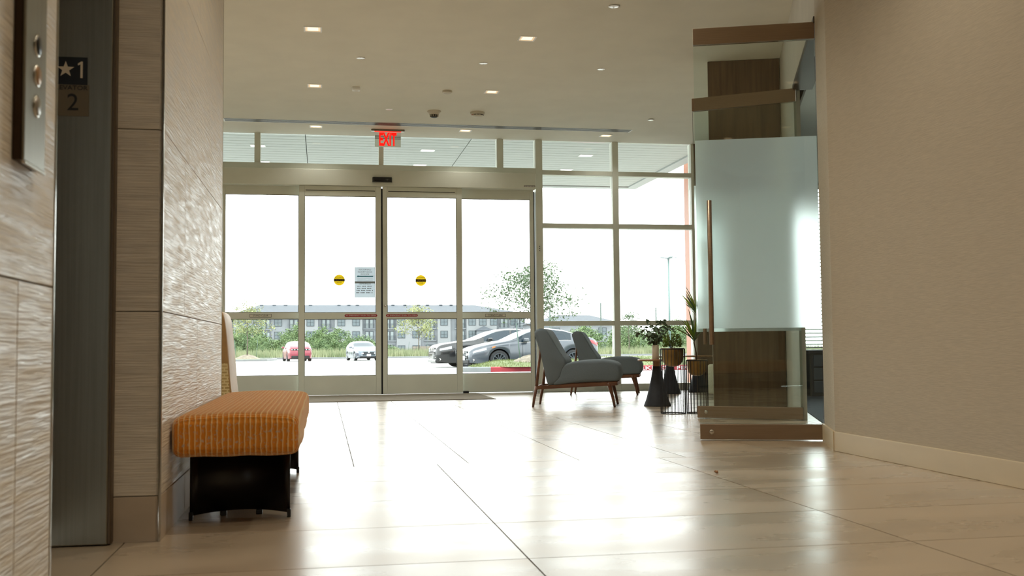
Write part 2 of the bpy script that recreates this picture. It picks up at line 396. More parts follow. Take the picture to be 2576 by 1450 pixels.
rw3 = MB().box(6.05, 9.1, 13.72, 13.86, 0, .53).box(6.05, 9.1, 13.72, 13.86, 2.84, ZC).box(6.02, 6.2, 13.72, 13.86, .53, 2.84).build('wall_side_room_front', M_wallwhite)
struct(rw3, 'low wall under the side room window', 'wall')
wb = sroot('window_4', 'side room window behind white blinds', 'window')
MB().box(6.2, 9.1, 13.79, 13.80, .53, 2.84).build('pane', M_glass, wb)
for x in (6.22, 7.2, 8.2): MB().box(x-.03, x+.03, 13.76, 13.83, .53, 2.84).build('mullion', M_alu, wb)
bl = thing('window_blind', 'white horizontal slat blind over the side room window', 'blind', (0, 13.70, 0))
sl = MB().bbox(6.25, 9.05, -.022, .022, -.002, .002, .0008).mesh('blind_slat')
for k in range(42): link('slat', sl, M_white, bl, (0, 0, .60+.052*k), (R(28), 0, 0))
MB().bbox(6.25, 9.05, -.03, .03, 2.78, 2.83).build('head_rail', M_white, bl)
for x in (6.5, 7.65, 8.8): MB().tube([(x, 0, .56), (x, 0, 2.79)], .0015, 5).build('cord', M_white, bl)
MB().bbox(6.25, 9.05, -.02, .02, .545, .565).build('bottom_rail', M_white, bl)
tr = thing('side_room_fill', 'flat white glowing ceiling panel added to brighten the side room', 'ceiling light', (5.2, 8.4, 2.85))  # glowing panel and its area lamp are added to brighten the side room
MB().bbox(-.3, .3, -.3, .3, -.012, -.0005, .003).build('frame', M_white, tr); MB().box(-.27, .27, -.27, .27, -.0135, -.0122).build('diffuser', mat('fill_panel_glow', 'ffffff', .5, emit='f2fff8', estr=2.), tr)
ld = bpy.data.lights.new('side_room_fill_lamp', 'AREA'); ld.energy = 45; ld.size = .5; ld.color = (.94, 1, .97); lo = bpy.data.objects.new('side_room_fill_lamp', ld); COL.objects.link(lo); lo.parent = tr; lo.location = (0, 0, -.02)
dk = thing('desk', 'black office desk with drawers in the side room', 'desk', (6.62, 11.6, .0062), R(-4))
MB().bbox(-1.1, 1.1, -.35, .35, .49, .53).build('desk_top', M_black, dk)
for x in (-1.05, .65):
    c = MB().bbox(x, x+.4, -.32, .32, 0, .488).build('pedestal', mat('charcoal_laminate', '23262a', .5), dk)
    for k in range(3):
        dr = MB().bbox(x+.02, x+.38, -.334, -.322, .04+.15*k, .175+.15*k).build('drawer', mat('grey_drawer_front', '3d4348', .45), dk)
        MB().bbox(x+.14, x+.26, -.346, -.335, .105+.15*k, .115+.15*k, .002).build('handle', M_chrome, dr)
MB().box(-.645, .645, .28, .30, .2, .488).build('modesty_panel', MATS['charcoal_laminate'], dk)

# ------------------------------------------------------------------ double glass doors standing open
def leaf(name, label, hinge, ang, L, hside):
    r = sroot(name, label, 'glass door', (hinge[0], hinge[1], 0), ang)         # +x from hinge to tip
    T = .044
    for z0, z1 in ((.008, .105), (2.592, 2.70)):
        rl = MB().bbox(0, L, -T/2, T/2, z0, z1, .003).build('rail', M_bronze, r)
        if z0 < 1:
            for sd in (-1, 1): MB().lathe([(.0, sd*.006), (.015, sd*.006), (.016, 0), (.014, -sd*.002)], 16, (L-.075, sd*(T/2+.001), .056), axis='y').build('lock_cylinder', M_chrome, rl)
    MB().box(.001, L-.001, -.006, .006, .106, 2.591).build('pane', M_leafglass, r)
    MB().add([(.001, -.0068, .722), (L-.001, -.0068, .722), (L-.001, -.0068, 1.96), (.001, -.0068, 1.96)], [(0, 1, 2, 3)]).build('frosted_band', M_frost, r)
    for sd in (-1, 1):
        h = MB().tube([(L-.085, sd*.055, .616), (L-.085, sd*.055, 1.552)], .0155, 14).build('pull_handle', M_bronze, r)
        for z in (.72, 1.45): MB().tube([(L-.085, sd*.0075, z), (L-.085, sd*.052, z)], .008, 8).build('standoff', M_bronze, h)
    return r
HN = Vector((3.135, 6.262)); HF = Vector((3.80, 7.935))
leaf('door_7', 'nearest frosted glass door standing open beside the linen wall', HN, math.atan2(.34, -.941), .776, 1)
lf2 = leaf('door_8', 'farther glass door standing open, seen through the nearest glass door', HF, math.atan2(.555, -.83), .86, -1)
# ------------------------------------------------------------------ storefront
def beam(x0, x1, z0, z1, y0=YF, y1=YF+.13, b=.003): return MB().bbox(x0, x1, y0, y1, z0, z1, b)
YG = YF+.07
def pane(par, x0, x1, z0, z1, y=YG): return MB().box(x0, x1, y, y+.008, z0, z1).build('pane', M_glass, par)
# transom lights over the doors
w1 = sroot('window_1', 'row of transom windows above the sliding doors', 'window')
for a, b in ((-.871, -.796), (.718, .78), (2.289, 2.376)): beam(a, b, 3.0, ZC-.001).build('mullion', M_alu, w1)
beam(-4.0, 2.808, 2.925, 2.998, YF-.03).build('transom_rail', M_alu, w1)
for a, b in ((-4.0, -.872), (-.795, .717), (.781, 2.288), (2.377, 2.815)): pane(w1, a, b, 2.999, ZC-.002)
# tall window right of the doors
w2 = sroot('window_2', 'tall storefront window grid behind the grey chairs', 'window')
post = beam(2.81, 2.905, 0, ZC-.001, YF-.02).build('mullion', M_alu, w2)
beam(2.772, 2.796, 0, 2.69, YF+.02).build('shadow_gap', M_dark, w2)
beam(3.885, 3.969, 0, ZC-.001).build('mullion', M_alu, w2)
for a, b in ((2.906, 3.884), (3.970, 5.01)):
    for z0, z1 in ((0, .09), (.879, .943), (2.20, 2.262), (2.921, 2.982)): beam(a, b, z0, z1).build('rail', M_alu, w2)
    for z0, z1 in ((.0915, .878), (.9435, 2.199), (2.263, 2.920), (2.983, ZC-.002)): pane(w2, a, b, z0, z1)
beam(5.011, 5.059, 0, ZC-.001).build('mullion', M_alu, w2)
k = MB().bbox(2.835, 2.868, YF-.036, YF-.0205, 1.86, 1.97, .003).build('key_switch', M_alu, w2); k['label'] = 'small switch plate on the post'
for z in (1.885, 1.915, 1.945): MB().lathe([(0, -.004), (.006, -.004), (.006, 0)], 12, (2.852, YF-.0365, z), axis='y').build('switch', M_black, k)
# window hidden left of the doors
w3 = sroot('window_3', 'storefront window left of the sliding doors', 'window')
for x in (-1.36, -2.7, -4.0): beam(x-.045, x+.045, 0, 2.92).build('mullion', M_alu, w3)
for z0, z1 in ((0, .09), (.879, .943), (2.2, 2.262)):
    for a, b in ((-3.953, -2.747), (-2.653, -1.407)): beam(a, b, z0, z1).build('rail', M_alu, w3)
for a, b in ((-3.953, -2.747), (-2.653, -1.407)):
    for z0, z1 in ((.092, .878), (.945, 2.198), (2.264, 2.918)): pane(w3, a, b, z0, z1)
wfl = MB().box(-6.8, -4.05, YF, YF+.14, 0, ZC).build('wall_front_left', M_wallwhite); struct(wfl, 'pale front wall left of the windows', 'wall')
# doors
def door(name, label, x0, x1, gx0, gx1, top, gtop, mt, mb, lb, y, bot=.012, dep=.045):
    r = sroot(name, label, 'sliding door')
    f = lambda a, b, c, e, n: MB().bbox(a, b, y, y+dep, c, e, .003).build(n, M_alu, r)
    f(x0, gx0, bot, top, 'stile'); f(gx1, x1, bot, top, 'stile')
    f(gx0+.0005, gx1-.0005, gtop, top, 'top_rail'); f(gx0+.0005, gx1-.0005, mb, mt, 'middle_rail'); f(gx0+.0005, gx1-.0005, bot, lb, 'bottom_rail')
    for a, b in ((lb+.0005, mb-.0005), (mt+.0005, gtop-.0005)):
        MB().box(gx0+.001, gx1-.001, y+.018, y+.026, a, b).build('pane', M_glass, r)
        fr_ = MB()
        for q in ((gx0, gx0+.006, a, b), (gx1-.006, gx1, a, b)): fr_.box(q[0], q[1], y+.004, y+.017, q[2], q[3])
        fr_.box(gx0, gx1, y+.004, y+.017, b-.006, b).box(gx0, gx1, y+.004, y+.017, a, a+.006)
        fr_.build('glazing_bead', mat('grey_gasket', '6d6a60', .6), r)
    return r
d1 = door('door_1', 'fixed glass panel at the left of the automatic doors', -1.30, -.245, -1.226, -.309, 2.715, 2.582, 1.069, .987, .264, YF-.05)
d2 = door('door_2', 'left sliding glass leaf carrying the paper notices', -.303, .737, -.233, .671, 2.69, 2.559, 1.06, .979, .254, YS)
d3 = door('door_3', 'right sliding glass leaf with a yellow caution disc', .758, 1.791, .814, 1.717, 2.69, 2.559, 1.06, .979, .254, YS)
d4 = door('door_4', 'fixed glass panel at the right of the automatic doors', 1.73, 2.77, 1.8, 2.722, 2.715, 2.568, 1.063, .981, .255, YF-.05)
MB().box(.7375, .7575, YS+.012, YS+.033, .012, 2.672).build('weather_strip', M_dark, d2)
for r, a, b in ((d2, -.22, .66), (d3, .83, 1.70)):
    MB().box(a, b, YS-.0015, YS+.002, 2.628, 2.636).build('brush_strip', M_dark, r)
MB().lathe([(0, -.003), (.013, -.003), (.015, 0)], 16, (.786, YS-.0005, 1.147), axis='y').build('thumb_lock', M_chrome, d3)
MB().bbox(1.80, 1.87, YS+.005, YS+.08, 0, .034).build('floor_stop', M_dark, d4)
# door stickers
for r, cx, cz in ((d2, .204, 1.478), (d3, 1.25, 1.475)):
    y = YS+.0172
    st = MB().lathe([(0, -.0008), (.0705, -.0008)], 40, (cx, y, cz), axis='y').build('caution_disc', M_yellow, r); st['label'] = 'round yellow automatic door caution disc'
    pts = []
    for sgn in (1, -1):
        for i in range(9):
            z = sgn*.0155*(1-i/4); pts.append((cx+sgn*math.sqrt(.0695**2-z*z), cz+z))
    MB().prism_y(pts, y-.0016, y-.0009).build('black_band', M_ink, st)
    text('lettering', 'CAUTION', .03, M_yellow, st, (cx, y-.0022, cz), width=.125)
    text('lettering', 'AUTOMATIC', .022, M_ink, st, (cx, y-.0018, cz+.034), width=.112)
    text('lettering', 'DOOR', .022, M_ink, st, (cx, y-.0018, cz-.033), width=.062)
for r, a, b in ((d2, .271, .686), (d3, .797, 1.207)):
    y = YS-.0012; z = 1.021; h = .0165; pts = []
    for sg, ex in ((1, b), (-1, a)):
        for i in range(9):
            t = R(-90+22.5*i); pts.append((ex-sg*h+sg*h*math.cos(t), z+sg*h*math.sin(t)))
    st = MB().prism_y(pts, y, YS-.0002).build('emergency_sticker', M_red, r); st['label'] = 'red emergency push to open sticker'
    text('lettering', 'IN EMERGENCY PUSH TO OPEN', .02, M_whitevinyl, st, ((a+b)/2, y-.001, z), width=(b-a)*.92)
for r, a, b, zc in ((d1, -.918, -.646, 1.027), (d4, 2.108, 2.382, 1.021)):
    y = YF-.05
    st = MB().box(a, b, y-.001, y-.0002, zc-.021, zc+.021).build('stand_clear_sticker', mat('sticker_silver', 'ded9c8', .5), r); st['label'] = 'framed stand clear sticker'
    fm = MB()
    fm.box(a, b, y-.0018, y-.001, zc+.017, zc+.021).box(a, b, y-.0018, y-.001, zc-.021, zc-.017).box(a, a+.004, y-.0018, y-.001, zc-.021, zc+.021).box(b-.004, b, y-.0018, y-.001, zc-.021, zc+.021)
    fm.build('border', M_ink, st)
    text('lettering', 'STAND CLEAR', .03, M_ink, st, ((a+b)/2, y-.0016, zc), width=.19)
# header
hd = MB().bbox(-4.0, 2.775, YS-.04, YF-.052, 2.692, 2.90, .005).bbox(-4.0, 2.79, YF-.035, YF-.03, 2.90, 2.93, .001).build('trim_2', M_alu)
struct(hd, 'wide aluminium operator header over the sliding doors', 'door header')
MB().bbox(.545, .97, YS-.0425, YS-.0402, 2.70, 2.893, .001).build('access_plate', M_alu, hd)
np_ = MB().bbox(2.615, 2.765, YS-.043, YS-.0405, 2.716, 2.737, .001).build('name_plate', mat('plate_dark', '5a5750', .4), hd); np_['label'] = 'small dark name plate on the header'
for i in range(9): MB().box(2.624+.0155*i, 2.634+.0155*i, YS-.0445, YS-.0432, 2.721, 2.732).build('mark', M_whitevinyl, np_)
sn = thing('door_sensor', 'black motion sensor on the header above the sliding doors', 'sensor', (.75, YS-.044, 2.772))
MB().prism([(-.128, 0), (.128, 0), (.118, -.045), (-.118, -.045)], -.031, .031).build('housing', M_black, sn)
MB().box(-.10, .03, -.0465, -.0455, -.022, -.006).build('lens', mat('dark_lens', '05060a', .1), sn)
MB().box(.04, .09, -.0465, -.0455, .004, .008).build('printed_mark', mat('grey_print', '8a8a8a', .5), sn)
MB().box(.06, .066, -.0465, -.0455, -.012, .0).build('indicator', mat('grey_print', '8a8a8a', .5), sn)
# paper notices on the left leaf (posted facing outdoors: lettering seen from behind)
def notice(label, x0, x1, z0, z1, lines, arrow):
    y = YS+.0165
    t = tag(MB().add([(x0, y-.0006, z0), (x1, y-.0006, z0), (x1, y-.0006, z1), (x0, y-.0006, z1)], [(0, 1, 2, 3)]).build('paper_notice', M_notice), label, 'notice')
    cx = (x0+x1)/2
    for body, z, wd in lines:
        if body: text('lettering', body, .024, M_ink, t, (cx, y-.0012, z), width=wd, mirror=True)
        else:
            n = int(wd/.014)
            m = MB()
            for i in range(n):
                if i % 5 == 3: continue
                m.box(cx-wd/2+i*.014, cx-wd/2+i*.014+.009, y-.0013, y-.0008, z-.0055, z+.0055)
            m.build('print_line', M_ink, t)
    if arrow:
        MB().prism_y([(cx-.105, arrow), (cx-.085, arrow+.014), (cx-.085, arrow+.007), (cx+.105, arrow+.007), (cx+.105, arrow-.007), (cx-.085, arrow-.007), (cx-.085, arrow-.014)], y-.0016, y-.0009).build('arrow', M_teal, t)
        for q in (.035, .05): MB().box(cx-.10, cx+.10, y-.0012, y-.0008, arrow-q-.0015, arrow-q+.0015).build('print_line', mat('pale_print', '8b99a6', .7), t)
    return t
notice('upper grey blue paper notice with a teal arrow on the sliding door', .398, .661, 1.46, 1.647,
       [('CONSTRUCTION', 1.612, .155), ('ACCESS THROUGH', 1.583, .18), ('SIDE DOOR', 1.554, .11)], 1.527)
notice('lower grey blue paper notice with five lines on the sliding door', .398, .661, 1.253, 1.442,
       [('CONSTRUCTION', 1.427, .15), ('', 1.399, .19), ('', 1.371, .195), ('', 1.344, .21), ('', 1.316, .22)], None)
tp = MB().box(.398, .661, YS+.0152, YS+.0158, 1.436, 1.462).build('tape_strip', mat('grey_tape', '8f9ba3', .5), d2)
# floor mat
mt = thing('entrance_mat', 'flat grey brown entrance mat before the sliding doors', 'mat', (0, 0, 0))
MB().bbox(-1.5, 1.957, 12.08, 13.578, 0, .009, .003).build('pile', M_carpet, mt)
e = MB(); e.bbox(-1.52, 1.975, 12.06, 12.079, 0, .006, .002).bbox(1.958, 1.975, 12.08, 13.578, 0, .006, .002); e.build('border', mat('mat_border', '5d564a', .8), mt)

# ------------------------------------------------------------------ ceiling fittings
M_glow = mat('warm_lamp', 'fff0d8', .5, emit='ffdcae', estr=1.6)
M_refl = mat('lamp_reflector', 'f3dcc0', .3, metal=.2, emit='ffcf9a', estr=.45)
LAMPS = [(-.09, 9.17, 'nearest left'), (1.81, 9.17, 'nearest right'), (-.09, 11.19, 'middle left'), (1.81, 11.19, 'middle right'), (-.09, 13.28, 'left'), (1.80, 13.28, 'middle'), (3.69, 13.36, 'right')]
LBL = ['square recessed ceiling light nearest the stone wall', 'square recessed ceiling light, nearest of the right pair', 'square recessed ceiling light left of the small box sensor',
       'square recessed ceiling light behind the dome smoke detectors', 'square recessed light between slot diffuser and window, left of exit sign',
       'square recessed light between slot diffuser and window, right of exit sign', 'square recessed light at the right end of the slot diffuser']
def downlight(x, y, label, power, a=.078, col=(1, .98, .88)):
    r = thing('ceiling_light', label, 'ceiling light', (x, y, ZC), 0, 'recessed ceiling lights')
    t = MB(); b = a-.014
    t.box(-a, a, -a, -b, -.004, -.0003).box(-a, a, b, a, -.004, -.0003).box(-a, -b, -b, b, -.004, -.0003).box(b, a, -b, b, -.004, -.0003).build('trim', M_white, r)
    MB().add([(-b, -b, -.0012), (b, -b, -.0012), (b, b, -.0012), (-b, b, -.0012), (-b*.72, -b*.72, -.0007), (b*.72, -b*.72, -.0007), (b*.72, b*.72, -.0007), (-b*.72, b*.72, -.0007)],
             [(0, 4, 5, 1), (1, 5, 6, 2), (2, 6, 7, 3), (3, 7, 4, 0)]).build('reflector', M_refl, r)
    b *= .72
    MB().add([(-b, -b, -.0009), (-b, b, -.0009), (b, b, -.0009), (b, -b, -.0009)], [(0, 1, 2, 3)]).build('lens', M_glow, r)
    ld = bpy.data.lights.new('downlight', 'SPOT'); ld.energy = power; ld.color = col; ld.spot_size = R(125); ld.spot_blend = .8; ld.shadow_soft_size = .06
    lo = bpy.data.objects.new('downlight', ld); COL.objects.link(lo); lo.parent = r; lo.location = (0, 0, -.012)
    return r
LP = 128
for (x, y, _), lb in zip(LAMPS, LBL): downlight(x, y, lb, 14 if y > 13 else LP)
for i, (x, y) in enumerate([(.35, 6.6), (1.9, 6.6), (.35, 4.3), (1.9, 4.3), (.35, 2.0), (1.9, 2.0), (.35, -.6), (1.9, -.6)]):
    downlight(x, y, 'square recessed ceiling light in the hall nearer than the picture shows', 74, col=(1, .90, .71))
for x, y in [(-2.2, 7.0), (-4.4, 7.0), (-2.2, 9.17), (-4.4, 9.17), (-2.2, 11.19), (-4.4, 11.19)]:  # extra out-of-view downlights, added to raise the lobby light
    downlight(x, y, 'unseen square ceiling light added behind the stone wall to brighten the lobby', LP)
def round_plate(x, y, label, r=.042, drop=.004, big=False):
    t = thing('sprinkler_cover', label, 'sprinkler', (x, y, ZC), 0, 'round ceiling plates')
    MB().lathe([(0, -drop-.002), (r*.7, -drop-.002), (r, -drop), (r, -drop+.002), (r*.9, -drop+.0025)], 28).build('plate', mat('gloss_white_plate', 'ffffff', .16, coat=1), t)
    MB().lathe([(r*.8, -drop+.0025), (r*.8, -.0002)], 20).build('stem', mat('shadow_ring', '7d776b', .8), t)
    if not big:
        for a in (80, 260):
            MB().box(-.003, .003, -.004, .004, -.0012, 0).build('notch', M_ink, t, (r*.8*math.cos(R(a)), r*.8*math.sin(R(a)), -drop-.0014))
    return t
round_plate(2.34, 8.17, 'large white round ceiling plate near the top edge', .047, .006, True)
round_plate(.352, 10.03, 'round white sprinkler cover left of the ceiling centre')
round_plate(1.545, 10.05, 'round white sprinkler cover between the square lights')
round_plate(2.747, 10.09, 'round white sprinkler cover nearest the glass doors')
round_plate(.757, 12.19, 'round white sprinkler cover just before the slot diffuser', .042, .002, True)
round_plate(3.97, 12.29, 'round white plate at the right beyond the slot diffuser end', .038, .012, True)
bs = thing('occupancy_sensor', 'small white box sensor on the ceiling', 'sensor', (.346, 11.21, ZC))
MB().bbox(-.042, .042, -.042, .042, -.034, -.0002, .006).build('housing', M_white, bs)
MB().lathe([(0, -.040), (.02, -.038), (.024, -.0345)], 16).build('lens', M_whitevinyl, bs)
M_det = mat('detector_plastic', 'c9c1ae', .5)
sdm = thing('smoke_detector', 'small plain dome smoke detector on the ceiling', 'smoke detector', (1.325, 11.22, ZC))
MB().lathe([(.055, -.0002), (.055, -.012), (.05, -.022), (.03, -.03), (0, -.031)], 28).build('dome', M_det, sdm)
MB().lathe([(.05, -.0225), (.046, -.026)], 28).build('seam_ring', M_white, sdm)
hdt = thing('heat_detector', 'stepped smoke detector with dark louvres left of the round one', 'smoke detector', (1.286, 12.22, ZC))
MB().lathe([(.083, -.0002), (.083, -.008), (.07, -.018), (.058, -.036), (.054, -.045)], 28).build('base', M_det, hdt)
MB().lathe([(.044, -.046), (.046, -.062), (.034, -.075), (0, -.077)], 24).build('chamber', mat('dark_mesh', '3d3a34', .6), hdt)
for k in range(10):
    a = R(36*k); MB().box(-.004, .004, -.003, .003, -.068, -.046).build('louvre', M_det, hdt, (.047*math.cos(a), .047*math.sin(a), 0), (0, 0, a))
sm = thing('round_smoke_detector', 'wide round smoke detector with dark slots, right of the stepped one', 'smoke detector', (1.80, 12.21, ZC))
MB().lathe([(.085, -.0002), (.085, -.02), (.078, -.034), (.055, -.048), (.02, -.052), (0, -.052)], 32).build('body', M_det, sm)
for k, c in enumerate(('a4604a', '2a2723', '2a2723', '2a2723', '2a2723')):
    a = R(210+30*k); MB().bbox(-.016, .016, -.002, .004, -.007, .007, .001).build('slot', mat('slot_'+c, c, .6), sm, (.074*math.cos(a), .074*math.sin(a), -.034), (R(-35), 0, a+R(90)))
# slot diffuser
sdv = thing('slot_diffuser', 'long striped linear air diffuser in the ceiling before the windows', 'air diffuser', (1.37, 13.02, ZC))
MB().box(-2.55, 2.55, -.085, .085, -.0012, -.0004).build('dark_slot', mat('diffuser_void', '1d1c1c', .8), sdv)
for k in range(5):
    y = -.078+.039*k; MB().bbox(-2.55, 2.55, y-.0045, y+.0045, -.0024, -.0013, .0003).build('blade', mat('diffuser_blade', 'c8c6bf', .35, metal=.5), sdv)
for x in (-2.556, 2.556): MB().bbox(x-.008, x+.008, -.088, .088, -.006, -.0004, .001).build('end_cap', M_white, sdv)
# exit sign
ex = thing('exit_sign', 'red EXIT sign hanging from the ceiling by the windows', 'exit sign', (.812, 13.36, ZC))
MB().bbox(-.212, .212, -.03, .03, -.024, -.0003, .004).build('canopy', M_steel, ex)
MB().box(-.17, .17, -.008, .008, -.0275, -.0242).build('light_strip', mat('red_led', 'ff3020', .4, emit='ff1a0c', estr=2.2), ex)
pl = MB().box(-.165, .165, -.004, .004, -.225, -.028).build('acrylic_plate', glass_mat('acrylic', (.95, .96, .93), .6), ex)
MB().add([(-.165, .0045, -.225), (.165, .0045, -.225), (.165, .0045, -.028), (-.165, .0045, -.028)], [(0, 1, 2, 3)]).build('mirror_back', thin_mat('acrylic_back', 'dddcd2', .6), ex)
for z in (-.081, -.094, -.107, -.119): MB().box(-.164, .164, -.0052, -.0043, z-.0025, z+.0025).build('stripe', M_ink, pl)
M_exit = mat('exit_red', 'f01818', .5, emit='ff1408', estr=1.0)
lt = text('lettering', 'EXIT', .2, M_exit, pl, (0, -.0062, -.125), width=.222, depth=.001, bold=.007)
zz = [q.co.y for q in lt.data.vertices]; kz = .172/(max(zz)-min(zz)); mz = (max(zz)+min(zz))/2
for q in lt.data.vertices: q.co.y = (q.co.y-mz)*kz
xs_ = [q.co.x for q in lt.data.vertices]; mx_ = (max(xs_)+min(xs_))/2
for q in lt.data.vertices: q.co.x -= mx_
# ------------------------------------------------------------------ call station and elevator jamb sign
cs = thing('elevator_call_station', 'brushed steel elevator call station on the nearest stone wall', 'call panel', (XL, 1.954, 1.25))
MB().bbox(.0003, .016, -.068, .066, -.303, .34, .003).build('back_box', mat('dark_bronze_side', '3a2718', .4, metal=.6), cs)
fp = MB().bbox(.0162, .0205, -.068, .066, -.303, .34, .0015).build('face_plate', M_steel, cs)
MB().bbox(.0162, .022, -.068, .066, -.309, -.3035, .001).build('bottom_lip', M_chrome, cs)
for z, c in ((-.087, '16191d'), (-.141, 'a8835e'), (-.196, '9b9388')):
    bt = MB().lathe([(.0165, .0206), (.0165, .0236), (.014, .0255), (0, .0255)], 20, (0, .003, z), axis='x').build('button', mat('button_'+c, c, .3, metal=.6), cs)
    MB().lathe([(.020, .0206), (.020, .0225), (.0168, .0232)], 20, (0, .003, z), axis='x').build('ring', M_chrome, bt)
es = thing('elevator_sign', 'black and tan floor plate reading star 1 ELEVATOR 2 on the steel jamb', 'sign', (-.80, 3.5445, 1.52))
up_ = MB().box(-.052, .049, -.0022, -.0002, -.043, .047).build('upper_plate', M_black, es)
MB().box(-.052, .055, -.0018, -.0002, -.145, -.0435).build('lower_plate', mat('tan_plate', '6f6350', .5), es)
M_pale = mat('pale_lettering', 'd9cbb4', .5)
sp = [(-.017+.027*(1 if i % 2 == 0 else .4)*math.sin(R(36*i)), .006+.027*(1 if i % 2 == 0 else .4)*math.cos(R(36*i))) for i in range(10)]
MB().prism_y(sp, -.0034, -.0023).build('star', M_pale, up_)
MB().prism_y([(.028, -.021), (.035, -.021), (.035, .033), (.030, .033), (.020, .026), (.020, .020), (.028, .024)], -.0034, -.0023).build('numeral', M_pale, up_)
text('lettering', 'ELEVATOR', .02, M_ink, es, (-.004, -.0026, -.054), width=.108)
text('numeral', '2', .078, M_ink, es, (.006, -.0026, -.103))

# ------------------------------------------------------------------ bench
def catmull(P, n=4, closed=True):
    out = []; N = len(P)
    for i in range(N if closed else N-1):
        p0, p1, p2, p3 = [Vector(P[(i+k) % N] if closed else P[min(max(i+k, 0), N-1)]) for k in (-1, 0, 1, 2)]
        for k in range(n):
            t = k/n; out.append(.5*((2*p1)+(p2-p0)*t+(2*p0-5*p1+4*p2-p3)*t*t+(3*p1-p0-3*p2+p3)*t**3))
    if not closed: out.append(Vector(P[-1]))
    return out
def loft_y(prof, stations, n=3, closed=True):
    """prof: list of (x,z); stations: (y, inset)"""
    pr = catmull([(x, 0, z) for x, z in prof], n, closed); N = len(pr)
    cx = sum(p.x for p in pr)/N; cz = sum(p.z for p in pr)/N
    m = MB(); vs = []
    for y, ins in stations:
        for p in pr:
            dv = Vector((p.x-cx, 0, p.z-cz)); l = dv.length; k = max(0, (l-ins)/l)
            vs.append((cx+dv.x*k, y, cz+dv.z*k))
    fs = []
    for s in range(len(stations)-1):
        for i in range(N): fs.append((s*N+i, s*N+(i+1) % N, (s+1)*N+(i+1) % N, (s+1)*N+i))
    fs += [tuple(range(N-1, -1, -1)), tuple(range((len(stations)-1)*N, len(stations)*N))]
    m.add(vs, fs, True); return m
M_orange = weave_mat('orange_weave', 'da8426', 'efc88e', 'c4b6a2', 17, 55)
bn = thing('bench', 'low bench with orange woven cushion against the stone wall', 'bench', (-.295, 4.75, 0))
bm = bmesh.new(); bmesh.ops.create_cube(bm, size=1)
for q in bm.verts: q.co = Vector((q.co.x*.438, q.co.y*1.96, .318+q.co.z*.142))
bmesh.ops.bevel(bm, geom=bm.edges[:], offset=.045, segments=5, affect='EDGES', profile=.62)
bmesh.ops.subdivide_edges(bm, edges=[e for e in bm.edges if e.calc_length() > .3], cuts=10, use_grid_fill=True)
for q in bm.verts:
    if q.co.z > .36: q.co.z += .010*max(0, 1-(q.co.x/.2)**2)
    if q.co.z < .26: q.co.z += .0015*math.sin(q.co.x*40)
    q.co.x += .004*math.sin(q.co.y*9)*(1 if q.co.x > 0 else 0)
cu = MB().addbm(bm, True).build('cushion', M_orange, bn)
M_legp = mat('black_brown_lacquer', '171014', .32)
pip = []
for i in range(40):
    t = 2*math.pi*i/40; cx = math.copysign(abs(math.cos(t))**.35, math.cos(t)); cz = math.copysign(abs(math.sin(t))**.5, math.sin(t))
    pip.append((.196*cx, -.966, .318+.05*cz))
MB().tube(pip+[pip[0]], .0022, 5, False).build('seam_piping', mat('dark_orange_seam', '7d4517', .9), cu)
for yc, sg in ((-.76, 1), (.62, 1)):
    def lg(u, v, yc=yc, sg=sg):
        x = -.180+.356*u; return (x, yc+sg*.125*(1-(2*u-1)**2), .018+.236*v)
    m = MB(); n = 15
    f = [lg(i/(n-1), 0) for i in range(n)]; vs = []
    for (x, y, z) in f: vs += [(x, y, .016), (x, y, .252), (x, y+.014, .016), (x, y+.014, .252)]
    fs = []
    for i in range(n-1):
        a = 4*i; b = a+4; fs += [(a, b, b+1, a+1), (a+2, a+3, b+3, b+2), (a, a+2, b+2, b), (a+1, b+1, b+3, a+3)]
    fs += [(0, 1, 3, 2), (4*n-4, 4*n-2, 4*n-1, 4*n-3)]
    m.add(vs, fs, True); lp = m.build('leg', M_legp, bn, fix=True)
    for x in (-.176, .172): MB().bbox(x-.007, x+.007, yc-.004, yc+.016, 0, .03, .002).build('foot', M_black, lp)
    for x in (-.07, .06): MB().bbox(x-.012, x+.012, yc+.09, yc+.114, 0, .017).build('glide', M_black, lp)
MB().bbox(-.17, .17, -.72, .72, .236, .2515).build('seat_rail', M_legp, bn)

